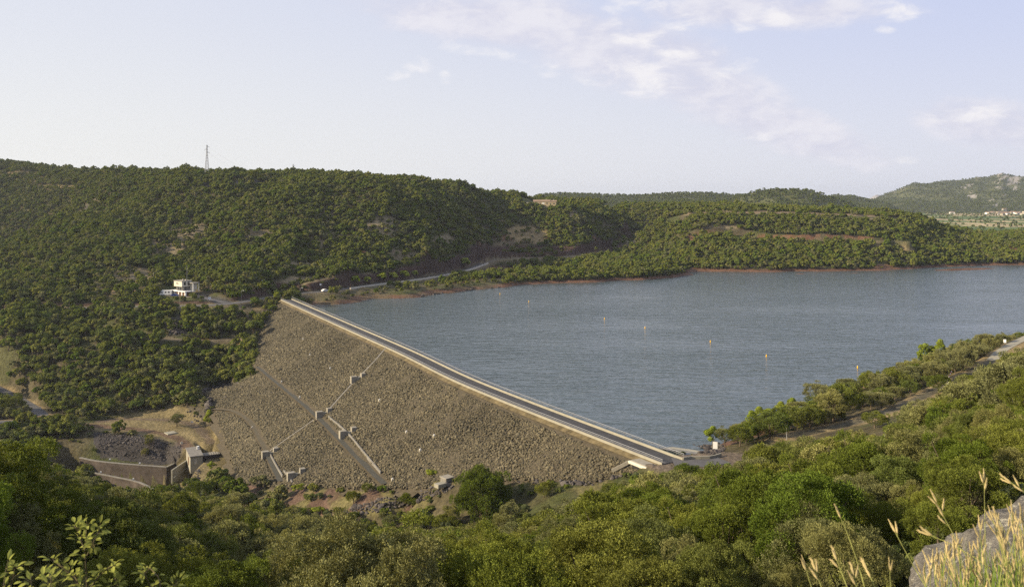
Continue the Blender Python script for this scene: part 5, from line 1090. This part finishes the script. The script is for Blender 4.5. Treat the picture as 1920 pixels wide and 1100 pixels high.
# single trees the photograph singles out: (px, foot py, depth range, crown radius, height, form, label)
def one(px, py, Y0, Y1, R, H, f, label, cat='tree', name='oak_tree', group=None, at=None):
    x, y, z = at or hit(px, py, Y0, Y1); cm, tm = fparts(f); o = empty(name, (x, y, z-.1), random.Random(int(px*7+py)).uniform(0, 6)); o.scale = (R/f['R'], R/f['R'], H/f['H']); tag(o, label, cat, group)
    link('trunk', tm, o); link('crown', cm, o); SINGLE.append((x, y, R)); return o
SINGLE = []
BIG = form(71, M_OAK, 6.0, 11.0, -2.2, 150, 120000, .2, tr=.4, spread=.21, per=9, sl=.35); one(905, 972, 150, 215, 6.2, 11.2, BIG, 'large round dark holm oak standing alone at the foot of the dam')
one(1290, 918, 120, 180, 3.4, 4.4, MID[1], 'bushy oak in front of the near end of the crest road'); one(475, 330, 700, 800, 5.0, 8.0, MID[1], 'tallest domed oak on the skyline right of the pylon', at=gpx(476, 772))
for px, py, R, H, f, lab in ((676,537,1.9,4.8,ROADT[0],'yellow-green young tree on the shore road, first of the roadside row'),(702,533,1.5,3.6,ROADT[0],'small yellow-green tree second in the roadside row'),(726,529,2.1,4.6,ROADT[0],'broad yellow-green tree third in the roadside row'),(749,526,2.0,4.4,ROADT[0],'round yellow-green tree fourth in the roadside row'),
                              (770,522,2.2,4.6,ROADT[0],'yellow-green tree fifth in the roadside row'),(787,519,1.4,4.0,ROADT[0],'slim yellow-green tree at the end of the roadside row'),(882,500,2.8,6,ROADT[0],'light green tree near the bend of the shore road')):
    P_i, a_i = on_road(px, road_main, -4.6*lk); one(px, py, 500, 760, R*1.6, H*1.45, f, lab, 'young tree', 'young_tree', 'light green trees along the shore road', at=(P_i[0], P_i[1], P_i[2]))
for px, py, R, H, f, lab in ((636,549,1.8,4.6,MID[2],'dark slim tree on the lake side of the shore road'),(624,566,2.2,4.0,MID[3],'pale round bush at the water beside the far end of the dam'),(582,573,2.3,4.2,MID[3],'grey-green round bush where the crest meets the far shore'),(519,566,1.7,6,POP[0],'thin yellowish tree beside the road before the dam')):
    one(px, py, 470, 600, R, H, f, lab)
for px, py, Y0, Y1, R, H, f, lab in ((1732,696,300,345,2.1,9.5,POP[0],'tall bright poplar at the water on the east bank, leftmost of three'),(1748,694,300,345,1.8,8.0,POP[0],'darker middle poplar of three on the east bank'),(1763,690,300,350,2.3,8.8,POP[1],'feathery poplar, right one of three on the east bank'),
                              (1700,712,290,330,2.6,5,POP[2],'bright bush at the shore left of the poplars'),(1410,806,200,245,1.9,5.2,POP[1],'light green sapling tree at the shore near the lamp post'),(1424,800,200,250,2.0,5.6,POP[1],'light green shore tree beside the first sapling'),(1438,796,200,250,1.9,5.0,POP[0],'third light green shore tree past the lamp post'),
                              (1465,782,210,260,1.9,4.6,POP[1],'light green shore tree with an open crown'),(1485,775,215,260,2.0,4.6,POP[1],'light green shore tree left of the broad pine-like tree'),(1337,842,200,235,2.3,5.2,POP[2],'bright leafy tree over the dark shore rocks'),(1620,722,270,320,1.6,4.6,POP[0],'slender light green tree rising from shore bushes'),
                              (1530,758,230,275,4.0,6.4,MID[2],'dark spreading tree taller than the other shore bushes'),(1760,735,220,290,3.4,4.6,MID[1],'big rounded bush on the lake side of the grassy track'),(1803,672,240,320,3.6,5.0,MID[0],'round olive bush beside the pale concrete track'),
                              (1820,742,200,260,3.2,4.6,MID[1],'rounded bush in the bend of the grassy track'),(1640,802,170,240,2.8,3.6,MID[0],'low bush between the two grassy tracks'),(1645,870,120,180,2.6,4.4,MID[0],'dark bush in front of the white bollard')):
    one(px, py, Y0, Y1, R, H, f, lab)
for px, py, Y0, Y1, R, H, f, lab in ((392,798,330,400,2.2,6.5,POP[1],'bright yellow-green shrub tree at the edge of the dark rubble'),(331,798,330,400,2.8,5.0,MID[2],'dark bush on the dry grass above the spillway'),(397,882,270,340,1.7,3.2,POP[2],'small light green bush beside the outlet building'),
                              (20,775,330,400,4.6,8.0,MID[0],'large round oak inside the bend of the valley road'),(280,838,280,350,1.7,4.0,MID[2],'upper bush on the dark bank of the spillway'),(272,856,280,350,1.6,3.0,MID[3],'lower bush on the dark bank of the spillway'),
                              (300,905,200,280,2.6,5,MID[1],'green tree at the right end of the lower spillway wall'),(320,945,200,280,2.8,6.0,MID[0],'tree hiding the end of the outlet canal'),(375,940,200,280,3.6,6.0,MID[1],'large dark bush below the dry grass platform'),(425,925,200,290,2.0,3.6,MID[3],'dark bush at the corner of the dam toe'),
                              (440,960,190,270,3.6,5.4,MID[2],'round dark oak near the stream below the lowest blocks'),(560,925,200,260,1.8,2.8,POP[2],'bright bush in the row along the dam toe'),(663,945,190,250,1.9,3.4,MID[1],'dome shaped shrub beside the stream stones'),(596,965,190,250,1.8,2.4,POP[2],'round light green shrub on the red soil'),
                              (1020,932,150,215,2.0,3.2,MID[1],'dark round shrub right of the large oak'),(810,900,190,250,1.6,3,POP[2],'small bright shrub by the concrete valve chamber'),(690,925,200,250,1.6,2.6,MID[0],'shrub where the diagonal path meets the stream'),(772,952,180,250,3.2,3.6,MID[1],'broad dark bush below the stones, left of the large oak'),(782,925,190,250,2.2,3.0,POP[2],'bright green bush between the stones and the rockfill')):
    one(px, py, Y0, Y1, R, H, f, lab)
T_ = np.array([t[:7] for t in trees]); kinds = np.array([t[7] for t in trees])
SG = np.array(SINGLE); keep = np.ones(len(T_), bool)
for sx, sy, sr in SG: keep &= np.hypot(T_[:,0]-sx, T_[:,1]-sy) > (sr*.8+.8 if sy < 460 else sr*.5)
# sight lines kept free to the near ends, the signs and the outlet building
for px, py, Y, r in ((340,545,500,9),(1341,840,206,4),(1475,815,208,3),(1661,817,195,4),(393,562,480,5),(337,565,465,4)):
    tx, ty = (px-PX0)/F*Y, Y; ppx = PX0+F*T_[:,0]/T_[:,1]; Hh = np.array([ALL[int(i)]['H'] for i in T_[:,3]])*T_[:,6]; tpy = PY0+F*(CAMZ-T_[:,2]-Hh)/T_[:,1]
    keep &= ~((np.abs(ppx-px) < r*F/Y*.7+T_[:,5]*2.6*F/T_[:,1]*.6) & (T_[:,1] < Y) & (tpy < py+3) & (T_[:,1] > Y-60))
T_, kinds = T_[keep], kinds[keep]
Hh = np.array([ALL[int(i)]['H'] for i in T_[:,3]])*T_[:,6]; ppx, ppy = proj(T_[:,0], T_[:,1], T_[:,2]+Hh*.6); app = Hh/T_[:,1]*((ppx > -60) & (ppx < 1980) & (ppy < 1170))
ORD = 'first second third fourth fifth sixth seventh eighth ninth tenth eleventh twelfth thirteenth fourteenth fifteenth sixteenth seventeenth eighteenth nineteenth twentieth'.split()
def ordinal(i):
    if i < 20: return ORD[i]
    t, u_ = divmod(i+1, 10); tens = ['', '', 'twenty', 'thirty', 'forty', 'fifty', 'sixty', 'seventy', 'eighty', 'ninety'][t % 10]
    return (tens+'-'+ORD[u_-1]) if u_ else {'twenty':'twentieth','thirty':'thirtieth','forty':'fortieth','fifty':'fiftieth','sixty':'sixtieth','seventy':'seventieth','eighty':'eightieth','ninety':'ninetieth'}.get(tens, tens)
ind = {}
for kd, lim_ in (('oak', 270), ('shrub', 190)):
    m = np.nonzero((kinds == kd) & (app > (.0 if kd == 'oak' else .004)))[0]; m = m[np.argsort(-app[m])][:lim_]; ind[kd] = m
taken = np.zeros(len(T_), bool)
ROWS = [(0,42,'lowest row at the bottom edge'),(42,54,'second row above the bottom edge'),(54,68,'third row up the near slope'),(68,82,'fourth row up the near slope'),(82,96,'fifth row up the near slope'),(96,115,'row halfway down the near slope'),(115,140,'lower part of the near slope'),(140,175,'group nearest stream and dam'),(175,240,'group beside the east track'),(240,2000,'group across the valley')]
SROWS = [(0,70,'undergrowth between the nearest oaks'),(70,200,'row before the stream'),(200,225,'row along stones and red soil'),(225,255,'row at the rockfill foot'),(255,300,'group before the dry platform'),(300,360,'group by the spillway'),(360,2000,'group on the hillside beyond')]
SZ = lambda s: 'tall' if s > 5.6 else 'middling' if s > 4 else 'low'
for kd, rows, nm, cat in (('oak', ROWS, 'oak_tree', 'tree'), ('shrub', SROWS, 'shrub', 'shrub')):
    for a, b, phrase in rows:
        m = [i for i in ind[kd] if a <= T_[i,1] < b]; m.sort(key=lambda i: T_[i,0]/T_[i,1])
        for j, i in enumerate(m):
            x, y, z, fi, rz, s, sz = T_[i]; f = ALL[int(fi)]; cm, tm = fparts(f); o = empty(nm, (x, y, z), rz); o.scale = (s, s, sz)
            tag(o, f'{SZ(Hh[i])+" " if kd == "oak" else ""}{"holm oak" if kd == "oak" else "bush"}, {ordinal(j)} from left in the {phrase}', cat, ("oaks" if kd == "oak" else "shrubs")+" in the "+phrase)
            link('trunk', tm, o); link('crown', cm, o); taken[i] = True
R_ = T_[~taken]
fm = [fj(f) for f in ALL]
scatter('woodland', fm, R_[:, :3], R_[:, 3].astype(int), np.c_[np.zeros(len(R_)), np.zeros(len(R_)), R_[:, 4]], np.c_[R_[:, 5], R_[:, 5], R_[:, 6]], None, 'stuff', 'dense oak woodland and scrub covering the hillsides around the lake', 'woodland')
# woods on the far hills and hedges on the plain
Pd = []
for (Xr, Yr, Zr, S) in (RG[0], RG[1], RG[2], RG[4]):
    Yc = Yr.mean(); px = PX0+F*Xr/Yr; w_ = np.abs(np.diff(Xr[:, :2], axis=1)).mean(); dyc = np.abs(np.diff(Yr[:34, 0])).mean()
    per = w_*dyc/(85 if Yc < 3500 else 150)
    for r_ in range(0, 35):
        n = rng.poisson(max(per, .01)*Xr.shape[1]); ci = rng.uniform(0, Xr.shape[1]-1.01, n); ri = np.clip(r_+rng.uniform(-.5, .5, n), 0, Xr.shape[0]-1.01)
        i0 = ri.astype(int); j0 = ci.astype(int); fr_, fc = ri-i0, ci-j0
        L3 = lambda A: (A[i0, j0]*(1-fc)+A[i0, j0+1]*fc)*(1-fr_)+(A[i0+1, j0]*(1-fc)+A[i0+1, j0+1]*fc)*fr_
        p = np.c_[L3(Xr), L3(Yr), L3(Zr)]; c = mount_col(p[:,0], p[:,1], p[:,2], S[i0, j0]) if Yc > 3500 else None
        if c is not None: p = p[c[:, 0] < .2]
        q = PX0+F*p[:,0]/p[:,1]; Pd.append(p[(q > 900) & (q < 2150)])
x, y = jgrid(500, 1900, 1250, 2950, 12); px = PX0+F*x/y; k = (px > 1640) & (px < 2150); x, y = x[k], y[k]; z = terrain_z(x, y)
cx, cy_ = x/95+y/260, y/150; hedge = (np.abs(cx-np.round(cx)) < .07) | (np.abs(cy_-np.round(cy_)) < .07); k = (hedge & (rng.random(len(x)) < .35)) | (y > 2920); Pd.append(np.c_[x, y, z][k])
Pd = np.vstack(Pd); n = len(Pd); s = rng.uniform(.6, 1.15, n)
fd = [fj(f) for f in DIST]
scatter('far_woodland', fd, Pd-np.array([0, 0, .8]), rng.integers(0, 2, n), np.c_[np.zeros(n), np.zeros(n), rng.uniform(0, 6.28, n)], np.c_[s, s, s*rng.uniform(.8, 1.3, n)], None, 'stuff', 'pale distant woods on the hills and mountain beyond the lake', 'woodland')
print('trees', len(T_), 'far', n)

# ------------------------------------------------------------------ foreground: boulder, dry grass, sapling
def boulder():
    import bmesh
    bm = bmesh.new(); bmesh.ops.create_icosphere(bm, subdivisions=6, radius=1); r = random.Random(3)
    pl = [(Vector((r.gauss(0,1), r.gauss(0,1), r.gauss(0,.8))).normalized(), r.uniform(.68,.92)) for _ in range(16)]
    co = np.array([v.co[:] for v in bm.verts])
    for n_, d_ in pl:
        k = np.maximum(co@np.array(n_)-d_, 0); co -= np.array(n_)*(k*.9)[:, None]
    nn = co/np.linalg.norm(co, axis=1)[:, None]
    d = (fbm(co[:,0]*2.5+co[:,2]*1.7, co[:,1]*2.5-co[:,2]*2.1, 4, 7)-.5)*.22+(fbm(co[:,0]*9+co[:,2]*5, co[:,1]*9-co[:,2]*7, 4, 8)-.5)*.11
    co = co+nn*d[:, None]; co *= np.array([.80,.62,.66])
    for v, c in zip(bm.verts, co): v.co = c
    me = bpy.data.meshes.new('boulder'); bm.to_mesh(me); bm.free(); me.polygons.foreach_set('use_smooth', np.ones(len(me.polygons), bool))
    m, nt, b = new_mat('lichen_limestone'); L = nt.links; g = nnode(nt, 'ShaderNodeNewGeometry')
    n1 = nnode(nt, 'ShaderNodeTexNoise', Scale=9.0, Detail=9.0, Roughness=.7); v1 = nnode(nt, 'ShaderNodeTexNoise', Scale=22.0, Detail=7.0, Roughness=.75, Distortion=1.2); n2 = nnode(nt, 'ShaderNodeTexNoise', Scale=60.0, Detail=6.0, Roughness=.7)
    for q in (n1, v1, n2): L.new(g.outputs['Position'], q.inputs['Vector'])
    r1 = nnode(nt, 'ShaderNodeValToRGB'); e = r1.color_ramp.elements; e[0].position = .32; e[0].color = (.06,.055,.05,1); e[1].position = .62; e[1].color = (.22,.205,.18,1); L.new(n1.outputs[0], r1.inputs[0])
    mr = nnode(nt, 'ShaderNodeMapRange'); L.new(v1.outputs[0], mr.inputs[0]); mr.inputs[1].default_value = .55; mr.inputs[2].default_value = .62
    mx = nnode(nt, 'ShaderNodeMix', data_type='RGBA'); L.new(mr.outputs[0], mx.inputs[0]); L.new(r1.outputs[0], mx.inputs[6]); mx.inputs[7].default_value = (.42,.40,.33,1)
    mr2 = nnode(nt, 'ShaderNodeMapRange'); L.new(v1.outputs[0], mr2.inputs[0]); mr2.inputs[1].default_value = .40; mr2.inputs[2].default_value = .34; mx2 = nnode(nt, 'ShaderNodeMix', data_type='RGBA'); L.new(mr2.outputs[0], mx2.inputs[0]); L.new(mx.outputs[2], mx2.inputs[6]); mx2.inputs[7].default_value = (.045,.04,.03,1)
    L.new(mx2.outputs[2], b.inputs['Base Color']); bp = nnode(nt, 'ShaderNodeBump', Strength=1.0, Distance=.035); ad = nnode(nt, 'ShaderNodeMath', operation='ADD'); L.new(n1.outputs[0], ad.inputs[0]); L.new(n2.outputs[0], ad.inputs[1]); L.new(ad.outputs[0], bp.inputs['Height']); L.new(bp.outputs[0], b.inputs['Normal'])
    me.materials.append(m); o = link('boulder', me); o.location = (2.22, 3.5, 60.19); o.rotation_euler = (0, -.16, .3); tag(o, 'grey lichen covered limestone boulder at the lower right corner, behind dry grass', 'boulder')
boulder()
def dry_mat(name, c, t=.35):
    m = bpy.data.materials.new(name); m.use_nodes = True; nt = m.node_tree; nt.nodes.clear(); L = nt.links; out = nnode(nt, 'ShaderNodeOutputMaterial'); d = nnode(nt, 'ShaderNodeBsdfDiffuse'); tr = nnode(nt, 'ShaderNodeBsdfTranslucent'); ms = nnode(nt, 'ShaderNodeMixShader'); ms.inputs[0].default_value = t
    g = nnode(nt, 'ShaderNodeNewGeometry'); n = nnode(nt, 'ShaderNodeTexNoise', Scale=14.0, Detail=3.0); L.new(g.outputs['Position'], n.inputs['Vector']); mr = nnode(nt, 'ShaderNodeMapRange'); L.new(n.outputs[0], mr.inputs[0]); mr.inputs[1].default_value = .3; mr.inputs[2].default_value = .7; mr.inputs[3].default_value = .6; mr.inputs[4].default_value = 1.3
    v = nnode(nt, 'ShaderNodeVectorMath', operation='SCALE'); v.inputs[0].default_value = c; L.new(mr.outputs[0], v.inputs['Scale']); L.new(v.outputs[0], d.inputs[0]); L.new(v.outputs[0], tr.inputs[0]); L.new(d.outputs[0], ms.inputs[1]); L.new(tr.outputs[0], ms.inputs[2]); L.new(ms.outputs[0], out.inputs[0]); return m
M_HAY = dry_mat('dry_spikelet', (.50,.41,.20)); M_STEM = dry_mat('grass_stem', (.30,.31,.10)); M_BLADE = dry_mat('green_blade', (.14,.20,.04)); M_LEAF = dry_mat('young_oak_leaf', (.27,.29,.07), .4); M_LTWIG = plain('twig', (.11,.09,.045), .9, .2, 40)
def spikelet(mb, p, d, L_, w_):
    """plump tapering spikelet of overlapping husks"""
    d = Vector(d).normalized(); p = Vector(p); mb.tube([p, p+d*L_*.18, p+d*L_*.45, p+d*L_*.75, p+d*L_*1.05], [w_*.15, w_*.42, w_*.5, w_*.32, .0003], 5, False)
    a = d.orthogonal().normalized()
    for k in range(3):
        s = p+d*L_*(.25+.2*k); e = (d+a*(.32 if k % 2 else -.32)).normalized(); mb.tube([s, s+e*L_*.22, s+e*L_*.42], [w_*.25, w_*.22, .0003], 4, False)
def stalk(base, tip, seed, heads=3, bend=.1, sw=.0011, sl=.03, ww=.0055):
    q = random.Random(seed); b, t = Vector(base), Vector(tip); mid = b.lerp(t, .55)+Vector((q.uniform(-1,1), q.uniform(-.4,.4), .6))*bend*(t-b).length
    pts = [b.lerp(mid, u_).lerp(mid.lerp(t, u_), u_) for u_ in (0,.2,.4,.6,.8,1)]; st = MB().tube(pts, [sw*1.3]*3+[sw]*2+[sw*.7], 5); hd = MB(); d = (pts[-1]-pts[-2]).normalized()
    spikelet(hd, pts[-1]-d*.005, d, sl*1.15, ww)
    for k in range(heads-1):
        u_ = pts[-1].lerp(pts[-2], (k+1)*.16/max((pts[-1]-pts[-2]).length/.12, .3)); e = (d+Vector((q.uniform(-.8,.8), q.uniform(-.4,.4), q.uniform(-.2,.5)))*.7).normalized(); st.tube([u_, u_+e*.012], sw*.6, 4); spikelet(hd, u_+e*.01, e, sl*q.uniform(.8,1.2), ww)
    return st, hd
GS = [((1574,965),(1640,1180),2.7,2,.08,'tall single grass stalk with a thin head, left of the boulder'),((1677,994),(1760,1140),2.6,2,.05,'dry grass stalk with two heads just left of the boulder'),((1845,899),(1848,1160),2.8,3,.01,'tallest upright dry grass stalk in front of the boulder top'),
      ((1567,1043),(1625,1190),2.5,3,.05,'short stalk with a thick pale head under the tall single stalk'),((1510,1062),(1560,1220),2.6,2,.04,'leftmost dry grass stalk at the bottom edge'),((1528,1066),(1580,1220),2.5,3,.04,'second stalk from the left at the bottom edge'),((1624,1064),(1680,1200),2.6,3,.04,'bent stalk at the bottom edge between tall stalk and boulder'),
      ((1668,1064),(1674,1200),2.8,2,.0,'thin upright stalk at the bottom edge left of the boulder'),((1755,938),(1880,1150),2.7,5,.16,'arching dry grass head over the upper left edge of the boulder'),((1892,901),(2060,1050),2.9,4,.15,'pale grass head entering from the right edge'),((1741,1002),(1890,1090),2.6,2,.18,'drooping grass head crossing the left shoulder of the boulder'),((1600,1075),(1640,1230),2.4,3,.05,'golden head bending over the bottom edge')]
for i, (tp, bs, Y, h_, bd, lab) in enumerate(GS):
    st, hd = stalk(atY(bs[0], bs[1], Y-.15), atY(tp[0], tp[1], Y), i, h_, bd, sl=.034, ww=.007); o = st.obj('grass_stalk', M_STEM); tag(o, lab, 'grass stalk', 'dry grass stalks around the boulder'); hd.obj('seed_head', M_HAY, o)
st, hd, bl = MB(), MB(), MB(); q = random.Random(11)
for i in range(105):
    px = q.triangular(1720, 2010, 1930); Y = q.uniform(2.2, 2.85); py = q.uniform(955, 1095) if q.random() < .75 else q.uniform(1000, 1110); py = max(py, 1075-(px-1720)*.75)
    a, b = stalk(atY(px+q.uniform(-30, 60), py+q.uniform(130, 260), Y-.1), atY(px, py, Y), i+50, q.choice((2,3,3,4,5)), q.uniform(.0,.16), sl=q.uniform(.024,.036)); st.add(a.v, a.f); hd.add(b.v, b.f)
for i in range(230):
    px = q.triangular(1740, 2010, 1900); Y = q.uniform(2.2, 3.0); py = q.uniform(1010, 1120); t = Vector(atY(px+q.uniform(-25, 25), py, Y)); b = Vector(atY(px, py+190, Y)); m_ = b.lerp(t, .6)+Vector((q.uniform(-.02,.02), 0, .01)); bl.tube([b, m_, t], [.0022, .0018, .0003], 3, False)
o = st.obj('dry_grass', M_STEM); tag(o, 'dense tuft of golden dry grass in the lower right corner', 'grass', None, 'stuff'); h2 = hd.obj('seed_heads', M_HAY, o); b2 = bl.obj('green_blades', M_BLADE, o)
h2['kind'] = 'stuff'; b2['kind'] = 'stuff'
def leaf(mb, p, d, nrm, L_, W_):
    d = Vector(d).normalized(); s = d.cross(Vector(nrm)).normalized(); n_ = s.cross(d).normalized(); P = Vector(p); rows = [(0,.04,0),(.22,.34,.02),(.5,.5,.03),(.78,.34,-.01),(1,.02,-.08)]; V = []
    for t, w_, dz in rows: V += [P+d*L_*t-s*W_*w_+n_*(dz+.10*w_)*L_, P+d*L_*t+n_*dz*L_, P+d*L_*t+s*W_*w_+n_*(dz+.10*w_)*L_]
    mb.add(V, [(3*i+k, 3*i+k+1, 3*i+k+4, 3*i+k+3) for i in range(4) for k in (0, 1)])
def sapling(base, twigs, Y, nl, label, seed, L_=.029):
    q = random.Random(seed); st, lf = MB(), MB()
    for tw in twigs:
        pts = [Vector(atY(x, y, Y+q.uniform(-.05,.05))) for x, y in tw]; pts = [Vector(p) for p in spline([tuple(p) for p in pts], .03)]; st.tube(pts, [.0024*(1-.7*i/len(pts))+.0007 for i in range(len(pts))], 5)
        n = len(pts); s0 = int(n*.35)
        for k in range(nl):
            i = q.randint(s0, n-1) if k > 4 else n-1; p = pts[i]; ax = (pts[min(i+1, n-1)]-pts[max(i-1, 0)]).normalized(); d = (ax*.5+Vector((q.uniform(-1,1), q.uniform(-1,1), q.uniform(-.55,.6)))).normalized(); e = p+d*q.uniform(.004,.03)
            st.tube([p, e], .0008, 4, False); leaf(lf, e, d+Vector((0,0,-.25)), Vector((q.uniform(-.7,.7), q.uniform(-.9,.3), 1)), L_*q.uniform(.7,1.35), L_*.52*q.uniform(.8,1.2))
    o = st.obj('oak_sapling', M_LTWIG); tag(o, label, 'sapling', 'young oak shoots at the bottom edge'); lf.obj('leaves', M_LEAF, o)
sapling(None, [[(165,1240),(163,1100),(160,1040),(163,985)],[(163,1120),(130,1075),(100,1050)],[(163,1110),(190,1075),(212,1060)],[(160,1140),(110,1110),(82,1080)],[(163,1040),(178,1010),(186,990)],[(160,1030),(148,1005),(143,990)],[(165,1150),(150,1100),(140,1080)],[(165,1150),(200,1110),(215,1095)]], 3.3, 30, 'tallest leafy oak shoot at the bottom edge, with an upright tip', 1)
sapling(None, [[(300,1240),(290,1130),(272,1075)],[(295,1150),(300,1090),(282,1065)],[(300,1180),(320,1110),(330,1095)]], 3.4, 20, 'low leafy oak shoot right of the tall one', 2)
sapling(None, [[(0,1240),(5,1120),(12,1060)],[(0,1200),(20,1100),(28,1065)]], 3.2, 18, 'leafy oak shoot at the bottom left corner', 3)
sapling(None, [[(75,1240),(62,1130),(58,1090)],[(85,1240),(90,1140),(96,1085)]], 3.0, 18, 'leafy oak shoot between the corner shoot and the tall one', 4)

# ------------------------------------------------------------------ the air
m = bpy.data.materials.new('haze_air'); m.use_nodes = True; nt = m.node_tree; nt.nodes.clear(); out = nnode(nt, 'ShaderNodeOutputMaterial'); pv = nnode(nt, 'ShaderNodeVolumePrincipled')
pv.inputs['Color'].default_value = (.78, .86, 1, 1); pv.inputs['Density'].default_value = .00005; pv.inputs['Anisotropy'].default_value = .3; nt.links.new(pv.outputs[0], out.inputs['Volume'])
hz = MB().box(-17000, 17000, -200, 14100, -62, 205).obj('haze', m); tag(hz, kind='stuff', label='thin pale blue evening haze over the valley'); sc.cycles.volume_bounces = 0
